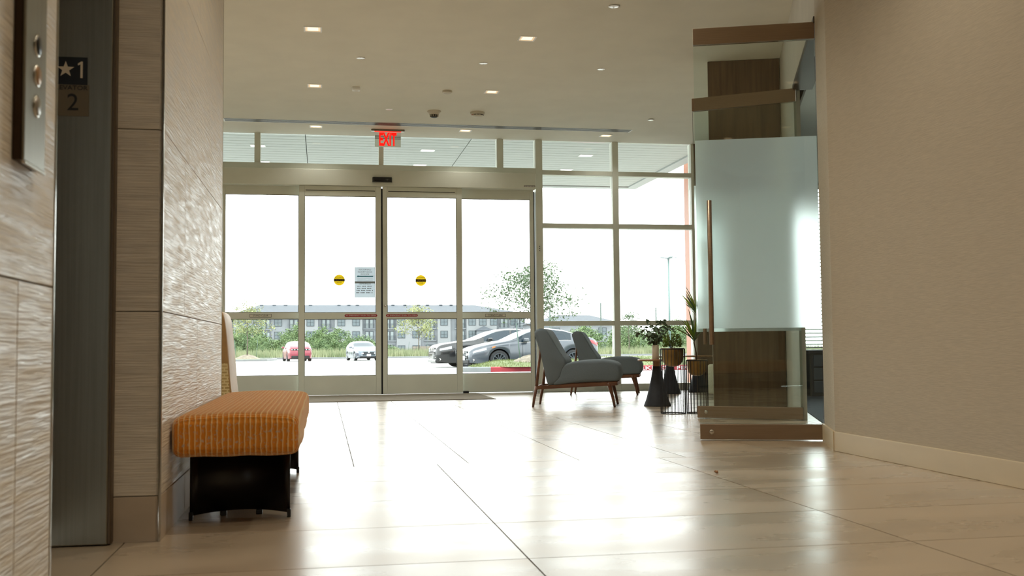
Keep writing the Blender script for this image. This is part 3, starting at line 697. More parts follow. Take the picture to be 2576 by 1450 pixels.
# ------------------------------------------------------------------ grey lounge chairs
M_grey = mat('grey_wool', '6a747b', .95, var=.10, scale=(420, 420, 420), bump=.35, detail=3)
def lounge_chair(label, loc, rz):
    t = thing('lounge_chair', label, 'chair', loc, rz, 'grey lounge chairs')
    back = [(-.385, .735), (-.37, .772), (-.335, .787), (-.285, .784), (-.25, .76), (-.2, .68), (-.13, .555), (-.06, .455), (-.10, .36), (-.14, .27), (-.245, .218), (-.29, .38), (-.345, .60)]
    seat = [(-.13, .395), (-.05, .44), (.08, .462), (.25, .470), (.37, .462), (.44, .435), (.472, .38), (.475, .315), (.45, .272), (.40, .258), (.0, .242), (-.20, .222), (-.16, .3)]
    W = .30
    st = [(-W, .03), (-W+.006, .014), (-W+.02, .004), (-W+.045, 0), (0, -.004), (W-.045, 0), (W-.02, .004), (W-.006, .014), (W, .03)]
    st2 = [(-W+.004, .04), (-W+.008, .02), (-W+.02, .006), (-W+.05, 0), (0, -.006), (W-.05, 0), (W-.02, .006), (W-.008, .02), (W-.004, .04)]
    b = loft_y(back, st).build('backrest', M_grey, t); s = loft_y(seat, st2).build('seat', M_grey, t)
    pp = catmull([(x, 0, z) for x, z in back], 3)
    MB().tube([(p.x, -W+.012, p.z) for p in pp[6:20]], .003, 5).build('piping', mat('grey_piping', '7b858a', .9), b)
    for sd in (-1, 1):
        y = sd*.275
        MB().tube([(-.405, y+sd*.005, .0), (-.392, y, .09), (-.368, y, .21)], [.011, .0145, .0175], 8).build('leg', M_walnut, t)
        MB().tube([(-.368, y, .21), (-.352, y, .35), (-.330, y, .52), (-.325, y, .62)], [.0165, .015, .013, .011], 8).build('back_strut', M_walnut, t)
        MB().tube([(.415, y+sd*.006, 0), (.395, y, .10), (.365, y, .215), (.345, y, .238)], [.0115, .015, .021, .022], 8).build('leg', M_walnut, t)
        MB().obar((-.375, y, .196), (.44, y, .236), .026, .036).build('side_rail', M_walnut, t)
    MB().obar((-.372, -.262, .197), (-.372, .262, .197), .026, .034).build('rear_rail', M_walnut, t)
    MB().obar((.43, -.262, .236), (.43, .262, .236), .026, .034).build('front_rail', M_walnut, t)
    return t
lounge_chair('grey upholstered lounge chair with walnut legs, nearer of the two', (2.55, 10.53, 0), R(-19))
lounge_chair('grey upholstered lounge chair with walnut legs, farther one by the window', (3.495, 12.86, 0), R(-19))

# ------------------------------------------------------------------ cone tables, vase, planters
M_cone = mat('charcoal_concrete', '2b2d33', .7, var=.12, scale=(30, 30, 30), bump=.1)
def cone_table(label, loc):
    t = thing('side_table', label, 'side table', loc, 0, 'round cone side tables')
    MB().lathe([(0, 0), (.136, 0), (.136, .008), (.112, .07), (.085, .17), (.062, .27), (.046, .36), (.043, .40), (0, .40)], 36).build('cone_base', M_cone, t)
    MB().lathe([(.0405, .4005), (.0405, .452)], 28).build('collar', M_oak, t)
    MB().lathe([(0, .4525), (.188, .4525), (.192, .457), (.192, .468), (.189, .472), (0, .472)], 48).build('table_top', M_oak, t)
    return t
cone_table('round oak side table on a black cone base, carrying the white vase', (3.315, 10.20, 0))
cone_table('round oak side table on a black cone base, behind the wire planter', (4.29, 12.68, 0))
cone_table('black cone table partly hidden behind the palm planter', (4.78, 13.0, 0))
vs = thing('vase', 'plain off white cylinder vase holding eucalyptus', 'vase', (3.29, 10.16, .4722))
MB().lathe([(0, 0), (.033, 0), (.035, .003), (.035, .139), (.033, .142), (.031, .139), (.031, .02), (0, .02)], 32).build('body', mat('off_white_ceramic', 'd6c8b4', .5), vs)
def leaf_mesh(name, L, W, bend=.12, n=5, point=1.):
    m = MB(); vs_ = []; fs = []
    for i in range(n+1):
        t = i/n; w_ = W*math.sin(math.pi*min(1, t**point*.97+.015))
        z = -bend*L*t*t
        vs_ += [(L*t, -w_/2, z+.12*w_), (L*t, 0, z), (L*t, w_/2, z+.12*w_)]
    for i in range(n):
        a = 3*i; fs += [(a, a+3, a+4, a+1), (a+1, a+4, a+5, a+2)]
    m.add(vs_, fs, True); return m.mesh(name)
M_euc = mat('eucalyptus_leaf', '66795e', .6, col2='4d6049', scale=(30, 30, 30))
M_stem = mat('plant_stem', '5c5138', .8)
def dir_rot(d, roll=0.):
    q = Vector(d).to_track_quat('X', 'Z'); return (q.to_matrix() @ Matrix.Rotation(roll, 3, 'X')).to_euler()
eu = thing('eucalyptus_spray', 'grey green eucalyptus branches in the white vase', 'plant', (3.29, 10.16, .4722+.021))
ea = [leaf_mesh('eucalyptus_leaf_a', .054, .036), leaf_mesh('eucalyptus_leaf_b', .040, .03), leaf_mesh('eucalyptus_leaf_c', .062, .034)]
rnd = random.Random(3)
for k in range(15):
    az = 2*math.pi*k/15+rnd.uniform(-.2, .2); tilt = rnd.uniform(.7, 1.35) if k % 3 else rnd.uniform(.1, .5); ln = rnd.uniform(.26, .36)*(.95 if tilt < .7 else 1.0)
    pts = [Vector((0.01*math.cos(az), .01*math.sin(az), 0)), Vector((.016*math.cos(az), .016*math.sin(az), .11))]
    d0 = Vector((math.cos(az)*.25, math.sin(az)*.25, 1)); p = pts[-1].copy(); seg = 6
    d1_ = Vector((math.cos(az)*math.sin(tilt), math.sin(az)*math.sin(tilt), math.cos(tilt)*.9))
    for i in range(seg):
        dd = d0.lerp(d1_, (i+1)/seg).normalized(); dd.z -= .05*i*tilt; p = p+dd*(ln-.04)/seg; pts.append(p.copy())
    MB().tube(pts, [.002]*len(pts), 5).build('stem', M_stem, eu)
    for i in range(2, len(pts)):
        for sd in (1, -1):
            if rnd.random() < .1: continue
            ax = Vector((rnd.uniform(-1, 1), rnd.uniform(-1, 1), rnd.uniform(-.6, .7)))
            link('leaf', rnd.choice(ea), M_euc, eu, pts[i]+Vector((rnd.uniform(-.004, .004),)*3), dir_rot(ax*sd, rnd.uniform(-1, 1)))
M_gold = mat('aged_brass', '94784c', .33, metal=.9, var=.12, scale=(12, 12, 12))
M_wire = mat('black_wire', '1b1d24', .45, metal=.4)
def planter(label, loc, H_, Rr, bd, n):
    t = thing('wire_planter', label, 'planter', loc, 0, 'brass bowl wire planters')
    pr = [(0, H_-bd)]+[(Rr*.92*math.sin(a)**.7, H_-.06-(bd-.06)*math.cos(a)**.9) for a in [math.pi/2*i/8 for i in range(1, 9)]]+[(Rr*.92, H_-.004), (Rr*1.0, H_-.001), (Rr, H_+.002), (Rr*.86, H_+.001), (Rr*.85, H_-.02), (0, H_-.022)]
    MB().lathe(pr, 36).build('bowl', M_gold, t)
    MB().lathe([(0, H_-.0195), (Rr*.84, H_-.0195)], 24).build('soil', mat('potting_soil', '3a2c22', .95), t)
    for z, nm in ((.004, 'foot_ring'), (H_-.007, 'top_ring')):
        q = [(Rr*1.04*math.cos(2*math.pi*i/40), Rr*1.04*math.sin(2*math.pi*i/40), z) for i in range(41)]
        MB().tube(q, .0042, 6, False).build(nm, M_wire, t)
    wm = MB().tube([(0, 0, .004), (0, 0, H_-.008)], .0026, 6).mesh('planter_wire_%d' % n)
    for i in range(n):
        a = 2*math.pi*i/n; link('wire', wm, M_wire, t, (Rr*1.04*math.cos(a), Rr*1.04*math.sin(a), 0))
    return t
planter('taller black wire planter with brass bowl and leafy plant', (3.085, 9.04, 0), .585, .106, .165, 22)
planter('shorter black wire planter with brass bowl and palm', (3.305, 9.02, 0), .48, .092, .145, 20)
M_jade = mat('jade_leaf', '7f9440', .5, col2='55702c', scale=(25, 25, 25))
jd = thing('leafy_plant', 'small round leaved green plant in the taller wire planter', 'plant', (3.085, 9.04, .5656))
m = MB(); rnd = random.Random(5)
jl = []
for k in range(9):
    a = 2*math.pi*k/9; tp_ = Vector((.055*math.cos(a)*(k % 3)/2, .055*math.sin(a)*(k % 3)/2, rnd.uniform(.06, .15)))
    m.tube([(0.015*math.cos(a), .015*math.sin(a), 0), (tp_.x*.6, tp_.y*.6, tp_.z*.5), tp_], .003, 5)
m.build('stems', M_stem, jd)
m = MB()
for k in range(330):
    a = rnd.uniform(0, 2*math.pi); r_ = .082*math.sqrt(rnd.random()); z = rnd.uniform(.03, .05+.125*(1-(r_/.095)**2)); c = Vector((r_*math.cos(a), r_*math.sin(a), z))
    d_ = Vector((math.cos(a)+rnd.uniform(-.8, .8), math.sin(a)+rnd.uniform(-.8, .8), rnd.uniform(.0, 1.4))).normalized(); s_ = d_.orthogonal().normalized(); s_ = (Matrix.Rotation(rnd.uniform(0, 6.28), 3, d_) @ s_)
    L_, W_ = rnd.uniform(.016, .026), rnd.uniform(.006, .009)
    m.add([c, c+d_*L_*.35+s_*W_, c+d_*L_*.8+s_*W_*.8, c+d_*L_, c+d_*L_*.8-s_*W_*.8, c+d_*L_*.35-s_*W_], [(0, 1, 2, 3, 4, 5)], True)
tag(m.build('foliage', M_jade, jd), kind='stuff')
M_palm = mat('palm_blade', '5f7a4c', .5, col2='3f5f3c', scale=(8, 40, 40))
M_palm2 = mat('palm_blade_young', '9cae3e', .5, col2='6f8f35', scale=(8, 40, 40))
pm = thing('palm', 'slender palm with two fans of narrow blades in the shorter planter', 'plant', (3.305, 9.02, .4606))
trunk = [(.0, 0, 0), (-.004, 0, .08), (-.022, 0, .17), (-.012, .01, .30), (.012, .012, .42)]
MB().tube(trunk, [.006, .006, .0055, .005, .004], 7).build('trunk', mat('palm_trunk', '5a4a35', .8), pm)
pb = [leaf_mesh('palm_blade_%d' % i, L_, .024, b_, 8, .75) for i, (L_, b_) in enumerate(((.31, .22), (.26, .12), (.34, .3), (.22, .05)))]
rnd = random.Random(12)
for base, nb, lean in (((-.022, 0, .165), 20, 0), ((.010, .011, .40), 22, 0)):
    for k in range(nb):
        az = 2*math.pi*k/nb+rnd.uniform(-.25, .25); el = rnd.uniform(.6, 1.45)
        dd = Vector((math.cos(az)*math.cos(el), math.sin(az)*math.cos(el), math.sin(el)))
        b_ = Vector(base)+Vector((0, 0, rnd.uniform(0, .05)))
        link('blade', rnd.choice(pb), M_palm2 if k % 5 == 0 else M_palm, pm, b_, dir_rot(dd, rnd.uniform(-.5, .5)))

# ------------------------------------------------------------------ beige chairs partly seen
M_beige = mat('beige_boucle', 'c9bfa8', .95, var=.1, scale=(70, 70, 70), bump=.4)
ac = thing('woven_armchair', 'beige tub armchair with dark woven back behind the glass doors', 'armchair', (4.60, 11.42, 0), R(160))
def tub(u, v):
    a = R(-120)+R(240)*u; rr = .36+.03*math.sin(math.pi*v); z = .06+.45*v
    return (rr*math.cos(a)*-1, rr*math.sin(a), z)
m = MB(); n = 25
vs_ = []; fs = []
for i in range(n):
    a = R(-115)+R(230)*i/(n-1)
    for r_, z in ((.36, .05), (.37, .3), (.365, .47), (.34, .50), (.31, .495), (.285, .46), (.28, .3), (.29, .05)): vs_.append((-r_*math.cos(a), r_*math.sin(a), z))
for i in range(n-1):
    for k in range(8): fs.append((8*i+k, 8*(i+1)+k, 8*(i+1)+(k+1) % 8, 8*i+(k+1) % 8))
fs += [tuple(range(8)), tuple(range(8*n-1, 8*n-9, -1))]
m.add(vs_, fs, True); m.build('tub_shell', M_beige, ac, fix=True)
MB().lathe([(0, .05), (.26, .05), (.275, .07), (.275, .36), (.25, .385), (0, .39)], 32).build('seat', M_beige, ac)
mw = weave_mat('dark_weave', '3c372f', '57503f', 'b8ae98', 40, 40)
m = MB(); vs_ = []; fs = []
for i in range(17):
    a = R(40)+R(75)*i/16
    for r_, z in ((.374, .09), (.379, .3), (.374, .44)): vs_.append((-r_*math.cos(a), r_*math.sin(a), z))
for i in range(16):
    for k in range(2): fs.append((3*i+k, 3*i+k+1, 3*(i+1)+k+1, 3*(i+1)+k))
m.add(vs_, fs, True); m.build('woven_panel', mw, ac)
for a in (45, 135, 225, 315): MB().lathe([(0, 0), (.016, 0), (.02, .049)], 12, (.24*math.cos(R(a)), .24*math.sin(R(a)), 0)).build('leg', M_black, ac)

def key_mat():
    m = bpy.data.materials.new('key_pattern_fabric'); m.use_nodes = True; nt = m.node_tree; b = nt.nodes['Principled BSDF']; L = nt.links.new
    b.inputs['Roughness'].default_value = .8; tc = nt.nodes.new('ShaderNodeTexCoord'); mp = nt.nodes.new('ShaderNodeMapping'); mp.inputs['Rotation'].default_value = (R(90), 0, 0)
    L(tc.outputs['Object'], mp.inputs[0]); br = nt.nodes.new('ShaderNodeTexBrick'); L(mp.outputs[0], br.inputs['Vector'])
    br.inputs['Scale'].default_value = 9; br.inputs['Color1'].default_value = (*lin('9c8352'), 1); br.inputs['Color2'].default_value = (*lin('b89d68'), 1); br.inputs['Mortar'].default_value = (*lin('cdb98a'), 1)
    br.inputs['Mortar Size'].default_value = .05; br.inputs['Brick Width'].default_value = .42; br.inputs['Row Height'].default_value = .22
    L(br.outputs[0], b.inputs['Base Color']); return m
M_key = key_mat(); M_tan = mat('tan_leather', 'a07c4c', .5, var=.06, scale=(20, 20, 20))
hb = thing('high_back_chair', 'tan high back chair with key pattern fabric, half hidden by stone wall', 'chair', (-1.10, 9.0, 0))
bk = [(.385, .12), (.375, .35), (.345, .70), (.325, .86), (.295, .915), (.25, .925), (.21, .90), (.20, .80), (.215, .5), (.22, .12)]
W = .33
loft_y(bk, [(-W, .03), (-W+.008, .012), (-W+.03, 0), (W-.03, 0), (W-.008, .012), (W, .03)]).build('backrest', M_tan, hb)
bk2 = [(.372, .13), (.366, .30), (.350, .50), (.24, .50), (.235, .13)]
MB().prism_y(bk2, -W-.006, -W+.012).build('patterned_side', M_key, hb)
MB().bbox(-.32, .215, -W, W, .20, .42, .03).build('seat', M_key, hb)
for x in (-.27, .33):
    for y in (-.28, .28): MB().tube([(x, y, 0), (x, y, .2)], [.012, .018], 8).build('leg', M_walnut, hb)

cr = thing('crumb', 'tiny brown crumb lying on the floor tiles', 'debris', (1.862, 4.836, 0))
m = MB(); rnd = random.Random(2)
for k in range(6):
    c = Vector((rnd.uniform(-.006, .006), rnd.uniform(-.006, .006), 0)); rr = rnd.uniform(.004, .007)
    bm = bmesh.new(); bmesh.ops.create_icosphere(bm, subdivisions=1, radius=rr)
    for q in bm.verts: q.co = q.co*rnd.uniform(.8, 1.2); q.co += c; q.co.z = max(0, q.co.z+rr*.8+.003*k*.5)
    m.addbm(bm, True)
m.build('crumb_lump', mat('crumb_brown', '9b7250', .9), cr)
# ================================================================== OUTDOORS
def zg(y): return -.08-.0052*(y-14)
M_conc = mat('parking_concrete', '939491', .85, var=.05, scale=(.6, .6, .6), detail=5)
M_kerb = mat('kerb_concrete', '676a6b', .85, var=.08, scale=(3, 3, 3))
M_kerbred = mat('red_kerb_paint', '7a1a25', .7, var=.1, scale=(4, 4, 4))
M_lawn = mat('lawn_turf', '586133', .95, col2='455127', scale=(3, 3, 3))
M_field = mat('weedy_field', '71744f', .95, col2='5a6340', scale=(.5, .5, .5))
M_panel = mat('soffit_plank', 'b6bbb5', .6, var=.03, scale=(1, 8, 1))
def blade_mat(name, c1, c2): return mat(name, c1, .8, col2=c2, scale=(2, 2, 2), coords='Object')
gr = MB().add([(-220, 13.9, zg(13.9)), (220, 13.9, zg(13.9)), (220, 330, zg(330)), (-220, 330, zg(330))], [(0, 1, 2, 3)]).build('ground', M_conc)
struct(gr, 'pale concrete parking lot outside the doors', 'parking lot')
ap = MB().box(-7, 8, 13.905, 15.4, -.16, -.03).build('door_apron', M_conc, gr)
# canopy
cn = sroot('canopy', 'flat slatted canopy soffit outside above the entrance', 'canopy')
ZS, CX0, CX1, CY0, CY1 = 3.62, -7.8, 5.71, 13.92, 19.155
MB().box(CX0, CX1+.2, CY0, CY1+.2, ZS+.03, ZS+.45).build('canopy_body', mat('canopy_dark', '777a79', .8), cn)
segs = [(CX0, -5.0), (-4.99, -2.63), (-2.62, -.255), (-.245, 2.113), (2.123, CX1)]
pitch = .2; n = int((CY1-CY0)/pitch)
for a, b in segs:
    me = MB().bbox(a, b, 0, pitch-.016, ZS, ZS+.028, .004).mesh('soffit_plank')
    for k in range(n): link('plank', me, M_panel, cn, (0, CY0+.02+k*pitch, 0))
MB().box(CX1+.004, CX1+.2, CY0, CY1+.2, ZS-.02, ZS+.029).build('fascia', mat('fascia_white', 'aeb3b1', .5), cn)
MB().box(CX0, CX1+.003, CY1+.0, CY1+.2, ZS-.02, ZS+.029).build('fascia', MATS['fascia_white'], cn)
# far edge sits a little higher than the near rows so the planks stay visible from inside
for i, (x, y) in enumerate([(-.956, 15.87), (-.956, 17.26), (1.574, 15.92), (1.574, 17.24), (4.094, 16.03), (4.094, 17.40)]):
    nm = ['left', 'left', 'middle', 'middle', 'right', 'right'][i]
    t = thing('soffit_light', '%s square light in the outdoor soffit, %s %s' % (('nearer' if i % 2 == 0 else 'farther'), nm, 'pair'), 'ceiling light', (x, y, ZS), 0, 'outdoor soffit lights')
    MB().bbox(-.11, .11, -.085, .085, -.008, -.0005, .003).build('trim', M_white, t)
    MB().box(-.09, .09, -.065, .065, -.0095, -.0082).build('lens', mat('soffit_lens', 'ffffff', .4, emit='ffffff', estr=1.5), t)
# orange pier
oc = sroot('wall_orange_pier', 'orange ribbed metal pier outside beside the window', 'wall')
M_or = mat('orange_metal_panel', 'ae7052', .5, var=.05, scale=(5, 5, 5))
MB().box(6.27, 7.4, 17.04, 17.6, zg(17), 3.80).build('pier_body', M_or, oc)
rb = MB().box(-.03, .03, 0, .035, zg(17), 3.80).mesh('pier_rib')
for k in range(11): link('rib', rb, M_or, oc, (6.30+.106*k, 17.003, 0))
MB().bbox(6.19, 6.27, 17.0, 17.06, 3.68, 3.76).build('spot_fitting', M_white, oc)

# grass-island with painted kerb
isl = sroot('kerb_island', 'grassy kerb island with painted red kerb across the drive', 'kerb')
def ribbon(path, w_, h_, m_, par, name):
    """kerb of width w_ and height h_ along a path on the ground"""
    m = MB(); vs = []; fs = []
    for i, p in enumerate(path):
        p = Vector(p); a = Vector(path[max(0, i-1)]); b = Vector(path[min(len(path)-1, i+1)]); dd = (b-a).normalized(); nn_ = Vector((-dd.y, dd.x))
        for q, z in ((p, 0), (p, h_-.03), (p+nn_*.03, h_), (p+nn_*w_, h_), (p+nn_*w_, 0)): vs.append((q.x, q.y, zg(q.y)+z))
    for i in range(len(path)-1):
        for k in range(4): fs.append((5*i+k, 5*(i+1)+k, 5*(i+1)+k+1, 5*i+k+1))
    fs += [(4, 3, 2, 1, 0), tuple(5*(len(path)-1)+k for k in range(5))]
    m.add(vs, fs); return m.build(name, m_, par, fix=True)
arc = [(4.9-.75*math.sin(R(a)), 31.95-.75*math.cos(R(a))) for a in range(150, -1, -15)]
pth = arc+[(5.0, 31.18)]
ribbon(arc+[(4.95, 31.19)], .16, .15, M_kerb, isl, 'kerb')
ribbon([(4.95, 31.19), (6.2, 31.1), (8, 30.8), (10, 30.5), (16, 30.0), (24, 29.8)], .16, .15, M_kerbred, isl, 'red_kerb')
def lawn(y_, x): return zg(y_)+.15
top = []
def lawn_fn(u, v):
    x = 4.5+19*u; y0 = 31.9-.95*min(1, (x-4.5)/1.3)**.5-.06*max(0, x-6); y1 = 34.7 if x < 10.4 else (34.7+14*min(1, (x-10.4)/2.0))
    if x < 5.6: y1 = 33.0+(x-4.5)*1.5
    y = y0+(y1-y0)*v
    return (x, y, zg(y)+.14+.17*math.sin(min(1, v*1.3)*math.pi/2)*min(1, (x-4.5)/1.2))
MB().grid(lawn_fn, 60, 14).build('lawn', M_lawn, isl)
rnd = random.Random(9); m = MB()
for k in range(9000):
    u, v = rnd.random(), rnd.random(); p = Vector(lawn_fn(u, v)); a = rnd.uniform(0, 6.28); h_ = rnd.uniform(.03, .075)
    s_ = Vector((math.cos(a), math.sin(a), 0))*.008; m.add([p-s_, p+s_, p+Vector((rnd.uniform(-.02, .02), rnd.uniform(-.02, .02), h_))], [(0, 1, 2)])
tag(m.build('grass_blades', blade_mat('lawn_blade', '636b38', '495625'), isl), kind='stuff')
tx = text_mesh('NO PARKING   FIRE LANE', .15, .002)
xs_ = [q.co.x for q in tx.vertices]; x0_ = min(xs_); kx = 3.3/(max(xs_)-x0_)
for q in tx.vertices: q.co.x = (q.co.x-x0_)*kx
t = link('kerb_lettering', tx, M_whitevinyl, isl, (8.52, 30.70, zg(30.6)+.062), (R(90), 0, math.atan2(-.3, 2)))
# left kerb island and far kerb
isl2 = sroot('kerb_island_far', 'far grassy kerb strip at the left of the parking lot', 'kerb')
ribbon([(-30, 82.3), (-6, 82.6), (-4.3, 84.5), (-3.9, 88), (-3.9, 93)], .3, .16, M_kerb, isl2, 'kerb')
MB().add([(-30, 82.6, zg(82.6)+.15), (-6.2, 82.9, zg(82.9)+.15), (-4.5, 84.8, zg(84.8)+.15), (-4.2, 93, zg(93)+.15), (-30, 93, zg(93)+.15)], [(0, 1, 2, 3, 4)]).build('lawn', M_lawn, isl2)
isl3 = sroot('kerb_back', 'long grey kerb at the back of the parking lot', 'kerb')
ribbon([(-60, 104.5), (0, 104.2), (60, 103.5), (110, 103)], .35, .16, M_kerb, isl3, 'kerb')
fd = MB().grid(lambda u, v: (-90+260*u, 104.6+130*v, zg(104.5)+.14-1.7*max(0, v-.15)+.5*math.sin(u*23)*min(1, v*3)*.5), 40, 16).build('field', M_field)
struct(fd, 'weedy grass field beyond the parking lot', 'field')
m = MB()
for k in range(26000):
    x, y = rnd.uniform(-24, 62), 104.8+4.6*rnd.random(); p = Vector((x, y, zg(104.5)+.12)); a = rnd.uniform(0, 6.28); h_ = rnd.uniform(.35, .75)*(1+.7*min(1, (y-105)/6))
    s_ = Vector((math.cos(a), math.sin(a)*.4, 0))*rnd.uniform(.03, .06); m.add([p-s_, p+s_, p+Vector((rnd.uniform(-.15, .15), rnd.uniform(-.1, .1), h_))], [(0, 1, 2)])
gs = m.build('tall_grass', mat('tall_grass_blade', '86896a', .85, col2='647050', scale=(.7, .7, .7)))
tag(gs, 'tall pale green weeds along the back kerb', 'grass', kind='stuff')

# ------------------------------------------------------------------ trees and shrubs
M_bark = mat('bark', '564f45', .9, var=.2, scale=(8, 8, 3))
def foliage_mat(n, a, b): return mat(n, a, .7, col2=b, scale=(1.1, 1.1, 1.1), detail=2)
def leaf_cloud(pts, n, size, spread, rnd, flat=.5):
    m = MB()
    for k in range(n):
        c = Vector(rnd.choice(pts))+Vector((rnd.gauss(0, spread), rnd.gauss(0, spread), rnd.gauss(0, spread*.7)))
        d_ = Vector((rnd.uniform(-1, 1), rnd.uniform(-1, 1), rnd.uniform(-1, .6))).normalized(); s_ = d_.orthogonal().normalized(); s_ = Matrix.Rotation(rnd.uniform(0, 6.28), 3, d_) @ s_
        L_ = size*rnd.uniform(.6, 1.3); W_ = L_*flat*.5
        m.add([c, c+d_*L_*.45+s_*W_, c+d_*L_, c+d_*L_*.45-s_*W_], [(0, 1, 2, 3)])
    return m
def tree(label, loc, H_, crown_z, rx, n, leafsz, fm, seed, trunk_r=.05, nb=16, stakes=None, mound=False, spread=.16, group=None, skew=0):
    rnd = random.Random(seed); t = thing('young_tree', label, 'tree', loc, 0, group)
    MB().tube([(0, 0, 0), (.02, 0, H_*.3), (-.02*H_*.3, 0, H_*.6), (.03, 0, H_*.92)], [trunk_r, trunk_r*.8, trunk_r*.55, trunk_r*.15], 7).build('trunk', M_bark, t)
    tips = []; m = MB()
    for k in range(nb):
        z0 = crown_z+(H_-crown_z)*.75*k/nb; a = 2.4*k+rnd.uniform(-.4, .4); q = (z0-crown_z)/(H_-crown_z)
        ln = rx*(1.05-.75*q)*rnd.uniform(.65, 1.1); el = .5+.5*q
        e = Vector((ln*math.cos(a)*math.cos(el*.8)+skew*ln, ln*math.sin(a)*math.cos(el*.8), z0+ln*math.sin(el)*.8)); b0 = Vector((0, 0, z0))
        md = b0.lerp(e, .5)+Vector((0, 0, .06*ln))
        m.tube([b0, md, e], [trunk_r*.32, trunk_r*.2, trunk_r*.08], 5)
        tips += [b0.lerp(e, .55), b0.lerp(e, .8), e, e]
        for j_ in range(2):
            e2 = md+Vector((rnd.uniform(-1, 1), rnd.uniform(-1, 1), rnd.uniform(-.1, .8)))*ln*.45; m.tube([md, e2], [trunk_r*.15, trunk_r*.05], 4); tips += [e2, md.lerp(e2, .6)]
    tips.append(Vector((.03, 0, H_*.96)))
    m.build('branches', M_bark, t)
    f = leaf_cloud(tips, n, leafsz, spread, rnd).build('foliage', fm, t); tag(f, kind='stuff')
    if mound:
        MB().grid(lambda u, v: (mound*(1-v)*math.cos(u*6.2832), mound*(1-v)*math.sin(u*6.2832), .30*mound*math.sin(v*math.pi/2)*(1+.15*math.sin(u*31))), 24, 6, True, True).build('mulch_mound', mat('mulch', '70685b', .95, var=.25, scale=(6, 6, 6)), t)
    for sx, lean, h_ in (stakes or []):
        MB().tube([(sx, 0, 0), (sx+lean, 0, h_)], .018, 6).build('stake', mat('green_stake', '4a5d56', .6), t)
    return t
F_big = foliage_mat('oak_foliage', '4c5d40', '384a2f'); F_yel = foliage_mat('sapling_foliage', '858759', '6a7347'); F_shr = foliage_mat('shrub_foliage', '65784a', '3f5733')
F_far = foliage_mat('far_foliage', '788c6f', '5a745b')
tree('airy green tree beside the window post, on the kerb island', (6.62, 33.0, zg(33)+.25), 3.05, 1.05, 2.0, 3600, .10, F_big, 4, .035, 24, stakes=[(-.42, -.13, 1.25)], mound=.75, spread=.15)
tree('yellowish sapling with stakes at the left of the lot', (-6.35, 92.0, zg(92)+.15), 4.9, 1.75, 2.1, 2000, .17, F_yel, 8, .06, 15, stakes=[(-.9, -.15, 1.6), (.75, .12, 1.6)], mound=1.1, spread=.24)
tree('yellowish sapling before the apartment block behind the sliding doors', (9.65, 108.0, zg(104.5)+.13), 5.3, 1.6, 2.4, 2200, .19, F_yel, 15, .06, 15, stakes=[(-1.15, .2, 1.5), (.75, .15, 1.5)], mound=1.1, spread=.3)
tree('slim sapling seen under the eucalyptus spray', (31.6, 106.5, zg(104.5)+.13), 4.7, 1.5, 1.9, 1500, .18, F_big, 21, .06, 14, stakes=[(1.3, .0, 1.6)], mound=1.1, spread=.24)
def shrub_mesh(seed, H_, W_):
    rnd = random.Random(seed); pts = []
    for k in range(150):
        a = rnd.uniform(0, 6.28); r_ = W_*math.sqrt(rnd.random()); z = rnd.uniform(.15, 1)*H_*(1-.5*(r_/W_)**2); pts.append((r_*math.cos(a), r_*math.sin(a), z))
    return leaf_cloud(pts, 6500, .19, .22, rnd, .55).mesh('shrub_foliage_%d' % seed)
SM = [shrub_mesh(s, 3.0, 1.9) for s in (1, 2, 3, 4)]
stem_m = MB(); rnd = random.Random(1)
for k in range(6): stem_m.tube([(rnd.uniform(-.3, .3), rnd.uniform(-.3, .3), 0), (rnd.uniform(-1, 1), rnd.uniform(-1, 1), 2.0)], [.05, .015], 5)
stem_m = stem_m.mesh('shrub_stems')
def shrub(x, y, s, sz, label, group, fm=F_shr):
    t = thing('shrub', label, 'shrub', (x, y, zg(104.5)+.05), rnd.uniform(0, 6.28), group); t.scale = (s, s, sz)
    link('stems', stem_m, M_bark, t)
    f = link('foliage', rnd.choice(SM), None, t); tag(f, kind='stuff')
    f.data.materials.clear() if False else None
    if not f.data.materials: f.data.materials.append(fm)
for r_, y, s, sz in ((0, 110.6, .42, .42), (1, 113.8, .62, .66), (2, 118.0, .9, 1.0), (3, 122.8, 1.0, 1.18)):
    step = 4.6*s+.25; n_ = int(17.5/step)
    for k in range(n_+1):
        x = -10.6+r_*.9+step*k
        f_ = 1.0+.12*math.sin(x*.9+r_)
        if x > 3.2: f_ *= max(.35, 1-.17*(x-3.2))
        if x > 7: continue
        shrub(x, y+rnd.uniform(-.2, .2), s, sz*f_, ['lowest light green shrub along the front of the thicket behind the parked cars', 'low light green shrub in the second row of the thicket', 'tall light green shrub in the middle of the thicket', 'tallest light green shrub at the back of the thicket below the apartments'][r_], 'shrub thicket beyond the lot')
for x, y, s, sz in [(30.5, 122, 1.0, .9), (36, 124, 1.2, 1.0), (42.3, 126, 1.3, 1.2), (49, 128, 1.4, 1.3), (33, 131, 1.3, 1.2), (40, 134, 1.5, 1.35), (47.5, 137, 1.6, 1.5), (55, 138, 1.5, 1.4), (38.5, 115, .9, .6), (44, 116, 1.0, .6)]:
    shrub(x, y, s, sz, 'low rounded green shrub at the front of the field beyond the planters' if y < 120 else ('rounded green shrub midway in the field beyond the planters' if y < 130 else 'large rounded green shrub far back in the field beyond the planters'), 'shrubs beyond the right window')
